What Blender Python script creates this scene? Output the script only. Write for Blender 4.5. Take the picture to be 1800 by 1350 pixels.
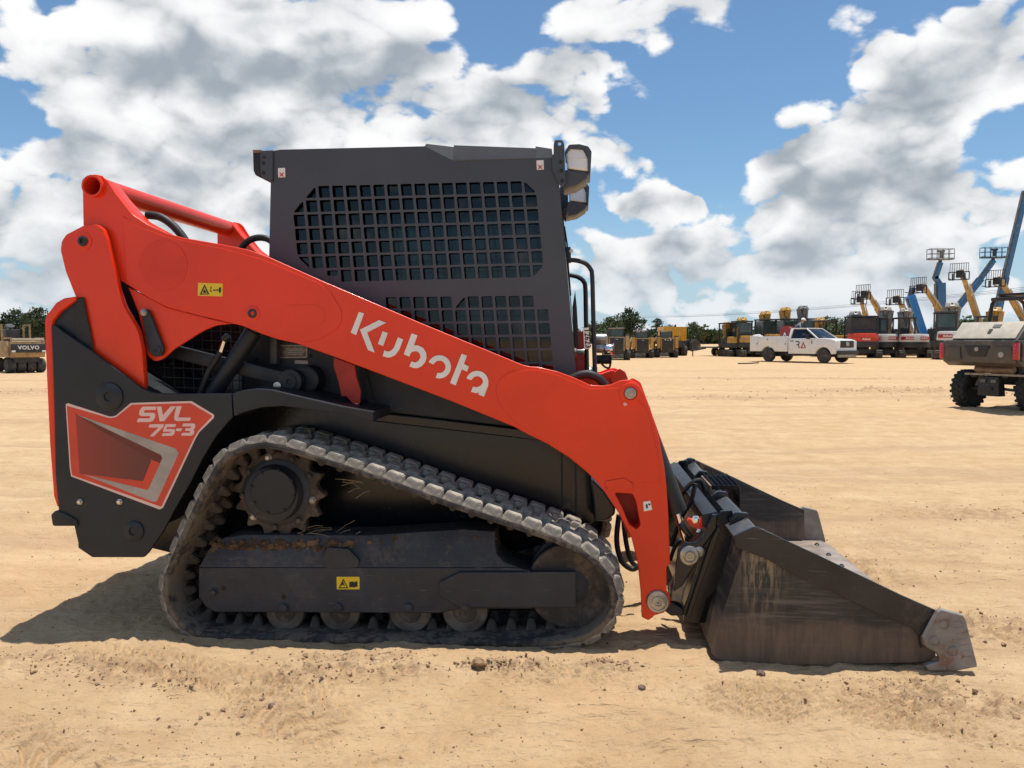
import bpy, bmesh, math, random
import numpy as np
from mathutils import Vector, Matrix, Quaternion
R = math.radians
random.seed(7)
for o in list(bpy.data.objects):
    bpy.data.objects.remove(o)
SC = bpy.context.scene
COL = SC.collection

# ------------------------------------------------------------------ camera
CAM_H, FPX, PITCH = 1.30, 1350.0, math.atan(77 / 1350)
cam = bpy.data.cameras.new('camera')
cam.sensor_width = 36.0
cam.lens = FPX / 1800 * 36
cam.clip_start, cam.clip_end = 0.05, 6000
camo = bpy.data.objects.new('camera', cam)
camo.location = (0, 0, CAM_H)
camo.rotation_euler = (math.pi / 2 - PITCH, 0, 0)
COL.objects.link(camo)
SC.camera = camo

# ------------------------------------------------------------------ sun, sky, exposure
SUN_VEC = Vector((0.124, 0.105, 1.0)).normalized()
SUN_EL = math.asin(SUN_VEC.z)
SUN_AZ = math.atan2(SUN_VEC.x, SUN_VEC.y)
sl = bpy.data.lights.new('sun', 'SUN')
sl.energy = 5.0
sl.angle = R(0.53)
sl.color = (1.0, 0.95, 0.87)
so = bpy.data.objects.new('sun', sl)
so.rotation_euler = SUN_VEC.to_track_quat('Z', 'Y').to_euler()
so.location = (20, 20, 60)
COL.objects.link(so)
SC.view_settings.view_transform = 'Standard'
SC.view_settings.look = 'None'
SC.view_settings.gamma = 1.0
SC.view_settings.exposure = 0.0
SC.view_settings.use_curve_mapping = False


def pix_dir(px, py):
    c, s = math.cos(PITCH), math.sin(PITCH)
    u = 675 - py
    return Vector((px - 900, FPX * c + u * s, -FPX * s + u * c))


class Nodes:
    """short-hand for building node trees"""
    def __init__(self, tree):
        self.t = tree

    def n(self, kind, **kw):
        nd = self.t.nodes.new(kind)
        for k, v in kw.items():
            setattr(nd, k, v)
        return nd

    def put(self, sock, v):
        if isinstance(v, bpy.types.NodeSocket):
            self.t.links.new(v, sock)
        elif v is not None:
            if hasattr(sock.default_value, '__len__') and not hasattr(v, '__len__'):
                v = [v] * len(sock.default_value)
            if hasattr(v, '__len__') and len(sock.default_value) == 4 and len(v) == 3:
                v = (*v, 1)
            sock.default_value = v

    def m(self, op, a, b=None, c=None, clamp=False):
        nd = self.n('ShaderNodeMath', operation=op, use_clamp=clamp)
        for i, v in enumerate((a, b, c)):
            if v is not None:
                self.put(nd.inputs[i], v)
        return nd.outputs[0]

    def vm(self, op, a, b=None, c=None, out=0):
        nd = self.n('ShaderNodeVectorMath', operation=op)
        for i, v in enumerate((a, b, c)):
            if v is not None:
                self.put(nd.inputs[i], v)
        return nd.outputs[1 if op in ('DOT_PRODUCT', 'LENGTH', 'DISTANCE') else 0]

    def noise(self, vec, scale, detail=4, rough=.55, lac=2.0, dist=0, col=False):
        nd = self.n('ShaderNodeTexNoise')
        if vec is not None:
            self.put(nd.inputs['Vector'], vec)
        for k, v in (('Scale', scale), ('Detail', detail), ('Roughness', rough), ('Lacunarity', lac), ('Distortion', dist)):
            self.put(nd.inputs[k], v)
        return nd.outputs['Color' if col else 'Fac']

    def ramp(self, f, lo, hi, a=0., b=1., smooth=True):
        nd = self.n('ShaderNodeMapRange', interpolation_type='SMOOTHSTEP' if smooth else 'LINEAR')
        for k, v in zip(('Value', 'From Min', 'From Max', 'To Min', 'To Max'), (f, lo, hi, a, b)):
            self.put(nd.inputs[k], v)
        return nd.outputs[0]

    def mix(self, f, a, b, mode='MIX'):
        nd = self.n('ShaderNodeMix', data_type='RGBA', blend_type=mode)
        self.put(nd.inputs[0], f)
        self.put(nd.inputs[6], a)
        self.put(nd.inputs[7], b)
        return nd.outputs[2]


world = bpy.data.worlds.new('World')
SC.world = world
world.use_nodes = True
wt = world.node_tree
wt.nodes.clear()
W = Nodes(wt)
sky = W.n('ShaderNodeTexSky', sky_type='NISHITA', sun_disc=False)
sky.sun_elevation = SUN_EL
sky.sun_rotation = SUN_AZ
sky.altitude = 50
sky.air_density = 1.0
sky.dust_density = 0.35
sky.ozone_density = 1.6

# cloud cover: big banks (centre pixel in the photograph turned to azimuth / elevation, widths in degrees, weight)
BANKS = []
for px, py, rx, ry, amp in [
    (330, 90, 420, 150, .34), (560, 190, 260, 120, .16), (200, 300, 330, 110, .22), (90, 470, 220, 110, .20),
    (400, 480, 260, 120, .14), (900, 195, 170, 95, .46), (1170, 50, 130, 75, .50), (420, 390, 170, 80, .24), (1080, 275, 75, 28, .34),
    (1130, 347, 44, 30, .46), (1218, 350, 36, 24, .42), (1390, 310, 110, 90, .44), (1560, 250, 170, 110, .30),
    (1690, 350, 190, 120, .26), (1700, 95, 150, 90, .34), (1500, 90, 60, 50, .26), (1640, 190, 90, 70, .26),
    (1180, 460, 300, 60, .22), (1560, 480, 330, 70, .12), (1350, 525, 560, 40, .14), (300, 545, 600, 60, .16), (1120, 430, 110, 45, .22), (370, 80, 130, 80, .44), (1440, 420, 150, 50, .12),
    (900, 30, 70, 70, -.52), (1240, 190, 130, 110, -.60), (1390, 120, 80, 110, -.50), (1760, 215, 70, 45, -.66),
    (15, 205, 50, 55, -.50), (1280, 300, 50, 70, -.34), (790, 175, 45, 40, -.24), (475, 72, 26, 22, -.42),
    (1050, 330, 40, 60, -.30), (1590, 20, 40, 40, -.2), (1100, 395, 90, 22, -.16)]:
    d = pix_dir(px, py).normalized()
    BANKS.append((math.atan2(d.x, d.y), math.asin(d.z), rx / FPX, ry / FPX, amp))


def cloud_group():
    g = bpy.data.node_groups.new('cloud_density', 'ShaderNodeTree')
    g.interface.new_socket('Direction', in_out='INPUT', socket_type='NodeSocketVector')
    g.interface.new_socket('Density', in_out='OUTPUT', socket_type='NodeSocketFloat')
    G = Nodes(g)
    gi, go = G.n('NodeGroupInput'), G.n('NodeGroupOutput')
    d = G.vm('NORMALIZE', gi.outputs[0])
    sep = G.n('ShaderNodeSeparateXYZ')
    G.put(sep.inputs[0], d)
    az = G.m('ARCTAN2', sep.outputs[0], sep.outputs[1])
    el = G.m('ARCSINE', sep.outputs[2])
    cmb = G.n('ShaderNodeCombineXYZ')
    G.put(cmb.inputs[0], az)
    G.put(cmb.inputs[1], el)
    wob = G.noise(d, 9, 1, .6, col=True)
    ae = G.vm('MULTIPLY_ADD', wob, (.09, .07, 0), cmb.outputs[0])
    ae = G.vm('ADD', ae, (-.045, -.035, 0))
    acc = None
    for a0, e0, sa, se, amp in BANKS:
        v = G.vm('MULTIPLY_ADD', ae, (1 / sa, 1 / se, 0), (-a0 / sa, -e0 / se, 0))
        r2 = G.vm('DOT_PRODUCT', v, v)
        e = G.m('POWER', 0.40, r2)
        acc = G.m('MULTIPLY_ADD', e, amp, acc if acc is not None else -.085)
    G.put(go.inputs[0], acc)
    return g


cg = cloud_group()
tc = W.n('ShaderNodeTexCoord')
D0 = tc.outputs['Generated']


def fbm(vec, detail):
    """puffy noise, finer towards the horizon"""
    big = W.noise(vec, 5.2, detail, .56)
    nd = W.n('ShaderNodeTexNoise', noise_type='RIDGED_MULTIFRACTAL')
    W.put(nd.inputs['Vector'], vec)
    for k, v in (('Scale', 9.0), ('Detail', max(detail - 5.5, 0.5)), ('Roughness', .5), ('Offset', 1.0), ('Gain', 1.2)):
        nd.inputs[k].default_value = v
    return W.m('ADD', W.m('MULTIPLY_ADD', big, 1.35, -.675 + .235), W.m('MULTIPLY', nd.outputs['Fac'], -.27))


def stretched(vec):
    sp = W.n('ShaderNodeSeparateXYZ')
    W.put(sp.inputs[0], vec)
    s_ = W.ramp(sp.outputs[2], -.02, .42, 1.75, 1.05, smooth=False)
    v = W.vm('MULTIPLY', vec, (1, 1, .95))
    nd = W.n('ShaderNodeVectorMath', operation='SCALE')
    W.put(nd.inputs[0], v)
    W.put(nd.inputs['Scale'], s_)
    return nd.outputs[0]


cgn = W.n('ShaderNodeGroup')
cgn.node_tree = cg
W.put(cgn.inputs[0], D0)
cover = cgn.outputs[0]
P0 = stretched(D0)
d0 = W.m('ADD', cover, fbm(P0, 9))
s0 = W.m('ADD', cover, fbm(P0, 2.5))
s1 = W.m('ADD', cover, fbm(stretched(W.vm('ADD', D0, tuple(SUN_VEC * 0.05))), 2.5))
sepw = W.n('ShaderNodeSeparateXYZ')
W.put(sepw.inputs[0], D0)
zz_ = sepw.outputs[2]
alpha = W.ramp(d0, -.04, .10)
thick = W.ramp(s0, .02, .60)
fine = W.m('SUBTRACT', d0, s0)
shade = W.m('MULTIPLY_ADD', W.m('SUBTRACT', s0, s1), 2.1, .93)
shade = W.m('SUBTRACT', shade, W.m('MULTIPLY', thick, .66))
shade = W.ramp(W.m('MULTIPLY_ADD', fine, 2.1, shade), -.45, 1.0)
ccol = W.mix(shade, (.36, .415, .47), (1.0, 1.0, 1.0))
haze_f = W.ramp(zz_, 0, .17, .50, 0)
ccol = W.mix(haze_f, ccol, (.60, .69, .77))
SKY_K = 0.115
skyc = W.vm('MULTIPLY', sky.outputs[0], (SKY_K * .80, SKY_K * .98, SKY_K * 1.06))
skyc = W.mix(W.ramp(zz_, 0, .20, .75, 0), skyc, (.46, .60, .74))
full = W.mix(alpha, skyc, ccol)
bg = W.n('ShaderNodeBackground')
W.put(bg.inputs[0], full)
bg.inputs[1].default_value = 1.0
wo = W.n('ShaderNodeOutputWorld')
W.put(wo.inputs[0], bg.outputs[0])
SC.cycles.use_denoising = True
SC.cycles.max_bounces = 5
SC.cycles.diffuse_bounces = 3
world.cycles.sampling_method = 'MANUAL'
world.cycles.sample_map_resolution = 256

# ------------------------------------------------------------------ materials
MATS = {}


def mat(name, col, rough=.5, metal=0., var=.12, scale=6., dust=0., dustcol=(.40, .29, .18), dscale=5., bump=0., bscale=60., spec=.5, coat=0., emit=None, streak=None, scratch=0., zdirt=None):
    """paint, steel, rubber ... : base colour with uneven tone, patches of dust and fine relief"""
    if name in MATS:
        return MATS[name]
    m = bpy.data.materials.new(name)
    m.use_nodes = True
    t = m.node_tree
    t.nodes.clear()
    N = Nodes(t)
    out = N.n('ShaderNodeOutputMaterial')
    p = N.n('ShaderNodeBsdfPrincipled')
    N.put(out.inputs[0], p.outputs[0])
    p.inputs['Metallic'].default_value = metal
    p.inputs['Specular IOR Level'].default_value = spec
    p.inputs['Coat Weight'].default_value = coat
    p.inputs['Coat Roughness'].default_value = .12
    co = N.n('ShaderNodeTexCoord').outputs['Object']
    c = (*col, 1)
    if var > 0:
        f = N.noise(co, scale, 5, .6)
        lo = tuple(max(0, v * (1 - var * 1.6)) for v in col)
        hi = tuple(min(1, v * (1 + var * 1.6)) for v in col)
        c = N.mix(N.ramp(f, .25, .75), lo, hi)
    rg = rough
    if dust > 0:
        f2 = N.noise(co, dscale, 6, .65)
        f3 = N.noise(co, dscale * 7, 4, .6)
        d = N.m('MULTIPLY_ADD', f3, .5, N.m('MULTIPLY', f2, .8))
        df = N.ramp(d, .80 - .36 * dust, .97 - .38 * dust, 0, min(1, .45 + dust * .5))
        if streak:
            sv = N.vm('MULTIPLY', co, streak)
            sf = N.ramp(N.noise(sv, 1.0, 4, .6), .52, .72)
            df = N.m('MAXIMUM', df, N.m('MULTIPLY', sf, min(1, dust)))
        if zdirt:
            sp = N.n('ShaderNodeSeparateXYZ')
            N.put(sp.inputs[0], co)
            zf = N.m('MULTIPLY_ADD', N.noise(N.vm('MULTIPLY', co, (6, 6, 2)), 1., 4, .65), -zdirt[1], sp.outputs[2])
            df = N.m('MAXIMUM', df, N.ramp(zf, zdirt[0] - zdirt[1] * .5 - .06, zdirt[0] - zdirt[1] * .5 + .06, zdirt[2], 0))
        c = N.mix(df, c, (*dustcol, 1))
        rg = N.m('MULTIPLY_ADD', df, .75 - rough if rough < .75 else .1, rough, clamp=True)
    if scratch > 0:
        sv = N.vm('MULTIPLY', N.vm('ADD', co, N.vm('MULTIPLY', N.noise(co, 2.5, 2, .5, col=True), (.05, .05, .05))), (5, 5, 150))
        sf = N.ramp(N.noise(sv, 1.0, 3, .7), .66, .74, 0, scratch)
        c = N.mix(sf, c, (.30, .27, .24, 1))
    N.put(p.inputs['Base Color'], c)
    if var > 0:
        rg = N.m('ADD', rg, N.m('MULTIPLY_ADD', N.noise(co, scale * 4.3, 4, .65), rough * .7, -rough * .35), clamp=True)
    N.put(p.inputs['Roughness'], rg)
    if bump > 0:
        b = N.n('ShaderNodeBump')
        b.inputs['Strength'].default_value = min(1, bump)
        b.inputs['Distance'].default_value = .004 if bscale > 20 else .02
        N.put(b.inputs['Height'], N.noise(co, bscale, 5, .6))
        N.put(p.inputs['Normal'], b.outputs[0])
    if emit:
        p.inputs['Emission Color'].default_value = (*emit[:3], 1)
        p.inputs['Emission Strength'].default_value = emit[3]
    MATS[name] = m
    return m


M_RED = mat('red_orange_paint', (.80, .044, .009), .34, var=.05, scale=2.5, coat=.2, spec=.35, scratch=.10)
M_RED_IN = mat('dark_inner_red', (.42, .022, .010), .5, var=.15, dust=.25, dustcol=(.10, .02, .015))  # darker, patchy red for the arm recess and the arm stop
M_BLACK = mat('black_paint', (.0125, .0155, .021), .48, var=.15, scale=3, dust=.12, dustcol=(.06, .055, .05), dscale=2.5, spec=.45)
M_BLACK_G = mat('black_gloss_paint', (.008, .0095, .0135), .24, var=.2, dust=.15, dustcol=(.10, .085, .07), spec=.5)
M_FRAME = mat('dusty_dark_steel', (.024, .028, .037), .55, var=.2, scale=4, dust=.26, dustcol=(.080, .072, .066), dscale=4, bump=.12, scratch=.5)
M_CAB = mat('dark_grey_cab_paint', (.062, .070, .083), .42, var=.05, scale=3, dust=.06, dustcol=(.12, .11, .10), spec=.4)
M_CAB_T = mat('grey_roof_paint', (.095, .098, .106), .42, var=.05, spec=.4)
M_RUB = mat('dusty_track_rubber', (.050, .047, .044), .85, var=.25, scale=9, dust=.60, dustcol=(.19, .155, .115), dscale=5, bump=.4, bscale=45, spec=.25)
M_LUG = mat('pale_dusty_rubber', (.24, .22, .19), .9, var=.25, scale=14, dust=.55, dustcol=(.46, .40, .32), dscale=9, bump=.5, bscale=40, spec=.2)
M_MUD = mat('dry_mud', (.115, .075, .045), .95, var=.35, scale=12, bump=.8, bscale=40, spec=.1)
M_MUDDY = mat('muddy_steel', (.050, .041, .034), .7, metal=.0, var=.3, scale=8, dust=.5, dustcol=(.16, .115, .08), dscale=6, bump=.3, bscale=40)
M_STEEL = mat('worn_steel', (.42, .40, .37), .38, metal=.85, var=.2, scale=20, dust=.25, dustcol=(.25, .2, .15))
M_ZINC = mat('zinc_bolt', (.62, .58, .50), .35, metal=.8, var=.15, scale=30)
M_CHROME = mat('chrome', (.75, .75, .76), .12, metal=1., var=.05)
M_GLASS = mat('dark_car_glass', (.006, .008, .010), .04, var=0, spec=.55)


def tinted_glass():
    m = bpy.data.materials.new('tinted_cab_glass')
    m.use_nodes = True
    m.node_tree.nodes.clear()
    N = Nodes(m.node_tree)
    o, mx = N.n('ShaderNodeOutputMaterial'), N.n('ShaderNodeMixShader')
    tr, gl = N.n('ShaderNodeBsdfTransparent'), N.n('ShaderNodeBsdfGlossy')
    tr.inputs[0].default_value = (.26, .31, .33, 1)
    gl.inputs['Roughness'].default_value = .03
    fr = N.n('ShaderNodeFresnel')
    fr.inputs[0].default_value = 1.5
    N.put(mx.inputs[0], fr.outputs[0])
    N.put(mx.inputs[1], tr.outputs[0])
    N.put(mx.inputs[2], gl.outputs[0])
    N.put(o.inputs[0], mx.outputs[0])
    return m


M_CABGLASS = tinted_glass()
M_LENS = mat('lamp_lens', (.72, .74, .76), .12, var=.05, spec=.6, coat=.6)
M_WHITE = mat('white_vinyl', (.80, .78, .74), .45, var=.04)
M_PINK = mat('pale_pink_vinyl', (.80, .55, .50), .45, var=.03)
M_DECRED = mat('red_vinyl', (.66, .050, .022), .38, var=.05, coat=.2)
M_SILVER = mat('silver_vinyl', (.36, .33, .31), .35, metal=.25, var=.12, scale=9)
M_DARKV = mat('charcoal_vinyl', (.045, .035, .034), .4, var=.05)
M_YEL = mat('yellow_label', (.80, .55, .02), .4, var=.04)
M_INK = mat('black_ink', (.012, .012, .012), .5, var=0)
M_REDINK = mat('red_ink', (.45, .03, .03), .5, var=0)
def bucket_mat():
    """worn black steel: brown dirt caked on the lower part, rust runs, straw coloured splash at the upper rear corner"""
    m = bpy.data.materials.new('worn_black_bucket_steel')
    m.use_nodes = True
    N = Nodes(m.node_tree)
    p = m.node_tree.nodes['Principled BSDF']
    co = N.n('ShaderNodeTexCoord').outputs['Object']
    sp = N.n('ShaderNodeSeparateXYZ')
    N.put(sp.inputs[0], co)
    x, z = sp.outputs[0], sp.outputs[2]
    c = N.mix(N.ramp(N.noise(co, 5, 5, .6), .3, .7), (.013, .016, .021), (.031, .032, .035))
    hs = N.noise(N.vm('MULTIPLY', co, (2.2, 2.2, 34)), 1., 5, .7)              # horizontal scuffs
    c = N.mix(N.ramp(hs, .50, .68, 0, .75), c, (.125, .112, .098))
    vs = N.noise(N.vm('MULTIPLY', co, (17, 17, 3.0)), 1., 5, .7)              # vertical runs
    zz = N.m('MULTIPLY_ADD', N.noise(N.vm('MULTIPLY', co, (3.5, 3.5, 9)), 1., 5, .7), -.16, z)
    low = N.ramp(zz, .055, .125, .88, 0)
    dirt = N.mix(N.ramp(vs, .35, .65), (.100, .070, .050), (.165, .118, .084))
    c = N.mix(low, c, dirt)
    c = N.mix(N.m('MULTIPLY', N.ramp(vs, .62, .74, 0, .65), N.ramp(z, .10, .42, 1, 0)), c, (.20, .080, .036))
    # splash of dry mud
    fx = N.m('MULTIPLY', N.m('SUBTRACT', x, 1.005), 14)
    fz = N.m('MULTIPLY', N.m('SUBTRACT', z, .46), 5.0)
    g = N.m('POWER', .42, N.m('ADD', N.m('MULTIPLY', fx, fx), N.m('MULTIPLY', fz, fz)))
    c = N.mix(N.m('MULTIPLY', g, N.ramp(N.noise(N.vm('MULTIPLY', co, (60, 60, 9)), 1., 4, .7), .42, .62)), c, (.34, .25, .155))
    N.put(p.inputs['Base Color'], c)
    N.put(p.inputs['Roughness'], N.m('MULTIPLY_ADD', low, .25, .46))
    b = N.n('ShaderNodeBump')
    b.inputs['Strength'].default_value = .25
    b.inputs['Distance'].default_value = .004
    N.put(b.inputs['Height'], N.noise(co, 40, 5, .65))
    N.put(p.inputs['Normal'], b.outputs[0])
    return m


M_BUCK = bucket_mat()
M_BUCKB = mat('black_bucket_band', (.018, .018, .020), .38, var=.3, scale=6, dust=.30, dustcol=(.10, .075, .055), dscale=5, scratch=.5)
M_RUST = mat('rusty_bucket_floor', (.20, .13, .095), .6, var=.25, scale=7, dust=.4, dustcol=(.34, .25, .19), dscale=6)
M_CUT = mat('galvanised_rusty_cutter', (.25, .235, .22), .55, metal=.25, var=.15, scale=14, dust=.50, dustcol=(.22, .085, .032), dscale=8, bump=.25, bscale=50)
M_HOSE = mat('black_hose', (.012, .012, .013), .55, var=.1)


def gradient_mat():
    """decal print that runs from red to charcoal along the machine"""
    m = bpy.data.materials.new('red_to_charcoal_vinyl')
    m.use_nodes = True
    N = Nodes(m.node_tree)
    p = m.node_tree.nodes['Principled BSDF']
    sp = N.n('ShaderNodeSeparateXYZ')
    N.put(sp.inputs[0], N.n('ShaderNodeTexCoord').outputs['Generated'])
    N.put(p.inputs['Base Color'], N.mix(N.ramp(sp.outputs[0], .12, .72), (.60, .045, .02), (.045, .032, .030)))
    p.inputs['Roughness'].default_value = .38
    return m


M_GRAD = gradient_mat()

# ------------------------------------------------------------------ object helpers


def link(name, me, m=None, parent=None, smooth=35):
    o = bpy.data.objects.new(name, me)
    if m is not None:
        me.materials.clear()
        me.materials.append(m)
    if smooth:
        me.polygons.foreach_set('use_smooth', [True] * len(me.polygons))
        me.set_sharp_from_angle(angle=R(smooth))
    COL.objects.link(o)
    if parent is not None:
        o.parent = parent
    return o


def empty(name, loc=(0, 0, 0), rz=0., label=None, cat=None, group=None):
    o = bpy.data.objects.new(name, None)
    o.location = loc
    o.rotation_euler = (0, 0, rz)
    o.empty_display_size = .2
    COL.objects.link(o)
    return tag(o, label, cat, group)


def tag(o, label=None, cat=None, group=None, kind=None):
    for k, v in (('label', label), ('category', cat), ('group', group), ('kind', kind)):
        if v:
            o[k] = v
    return o


def copy_tree(o, parent=None):
    c = o.copy()
    COL.objects.link(c)
    c.parent = parent
    for ch in o.children:
        copy_tree(ch, c)
    return c


def fillet(pts, closed=True, seg=5):
    """(x, y) or (x, y, r): corners rounded with radius r"""
    out = []
    n = len(pts)
    for i, p in enumerate(pts):
        r = p[2] if len(p) > 2 else 0
        if r <= 0 or (not closed and i in (0, n - 1)):
            out.append((p[0], p[1]))
            continue
        a, b, c = Vector(pts[i - 1][:2]), Vector(p[:2]), Vector(pts[(i + 1) % n][:2])
        u, v = (a - b), (c - b)
        lu, lv = u.length, v.length
        u.normalize()
        v.normalize()
        ang = u.angle(v, math.pi)
        d = min(r / max(math.tan(ang / 2), .05), lu * .48, lv * .48)
        p0, p1 = b + u * d, b + v * d
        for k in range(seg + 1):
            t = k / seg
            q = p0 * (1 - t) ** 2 + b * 2 * t * (1 - t) + p1 * t * t
            out.append((q.x, q.y))
    return out


def smooth_poly(pts, sub=4, closed=True):
    """Catmull-Rom through points"""
    n = len(pts)
    out = []
    rng = range(n) if closed else range(n - 1)
    for i in rng:
        P = [Vector(pts[(i + k) % n] if closed else pts[min(max(i + k, 0), n - 1)]) for k in (-1, 0, 1, 2)]
        for k in range(sub):
            t = k / sub
            q = .5 * ((2 * P[1]) + (-P[0] + P[2]) * t + (2 * P[0] - 5 * P[1] + 4 * P[2] - P[3]) * t * t + (-P[0] + 3 * P[1] - 3 * P[2] + P[3]) * t ** 3)
            out.append(tuple(q))
    if not closed:
        out.append(tuple(pts[-1]))
    return out


def plate_mesh(name, loops, y0, y1, bev=.003, res=1):
    """filled outlines (x, z) with holes, extruded from y0 to y1, edges bevelled"""
    cu = bpy.data.curves.new(name, 'CURVE')
    cu.dimensions = '2D'
    cu.fill_mode = 'BOTH'
    half = abs(y1 - y0) / 2
    bev = min(bev, half * .8)
    cu.extrude = half - bev
    cu.bevel_depth = bev
    cu.bevel_resolution = res
    cu.offset = -bev
    for lp in loops:
        s = cu.splines.new('POLY')
        s.points.add(len(lp) - 1)
        for i, q in enumerate(lp):
            s.points[i].co = (q[0], q[1], 0, 1)
        s.use_cyclic_u = True
    ob = bpy.data.objects.new(name, cu)
    COL.objects.link(ob)
    dg = bpy.context.evaluated_depsgraph_get()
    dg.update()
    me = bpy.data.meshes.new_from_object(ob.evaluated_get(dg))
    bpy.data.objects.remove(ob)
    bpy.data.curves.remove(cu)
    me.transform(Matrix.Translation((0, (y0 + y1) / 2, 0)) @ Matrix.Rotation(math.pi / 2, 4, 'X'))
    me.name = name
    return me


def perforated(name, outer, holes, y0, y1):
    """flat sheet with many holes: constrained triangulation, holes dropped, then extruded"""
    from mathutils.geometry import delaunay_2d_cdt
    V, E = [], []
    for lp in [outer] + holes:
        n0 = len(V)
        V += [Vector(p) for p in lp]
        E += [(n0 + i, n0 + (i + 1) % len(lp)) for i in range(len(lp))]
    v, e, f, *_ = delaunay_2d_cdt(V, E, [], 0, 1e-6)

    def inside(lp, p):
        r = False
        for (x0, z0), (x1, z1) in zip(lp, lp[1:] + lp[:1]):
            if (z0 > p.y) != (z1 > p.y) and p.x < (x1 - x0) * (p.y - z0) / (z1 - z0) + x0:
                r = not r
        return r
    boxes = [(min(p[0] for p in h), max(p[0] for p in h), min(p[1] for p in h), max(p[1] for p in h), h) for h in holes]
    keep = []
    for t in f:
        c = sum((v[i] for i in t), Vector((0, 0))) / len(t)
        if not inside(outer, c):
            continue
        if any(b0 < c.x < b1 and b2 < c.y < b3 and inside(h, c) for b0, b1, b2, b3, h in boxes):
            continue
        keep.append(t)
    bm = bmesh.new()
    vs = [bm.verts.new((p.x, y0, p.y)) for p in v]
    fs = [bm.faces.new([vs[i] for i in t]) for t in keep]
    bmesh.ops.delete(bm, geom=[x for x in bm.verts if not x.link_faces], context='VERTS')
    r = bmesh.ops.extrude_face_region(bm, geom=fs)
    for x in r['geom']:
        if isinstance(x, bmesh.types.BMVert):
            x.co.y = y1
    bmesh.ops.recalc_face_normals(bm, faces=bm.faces)
    me = bpy.data.meshes.new(name)
    bm.to_mesh(me)
    bm.free()
    return me


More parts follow.
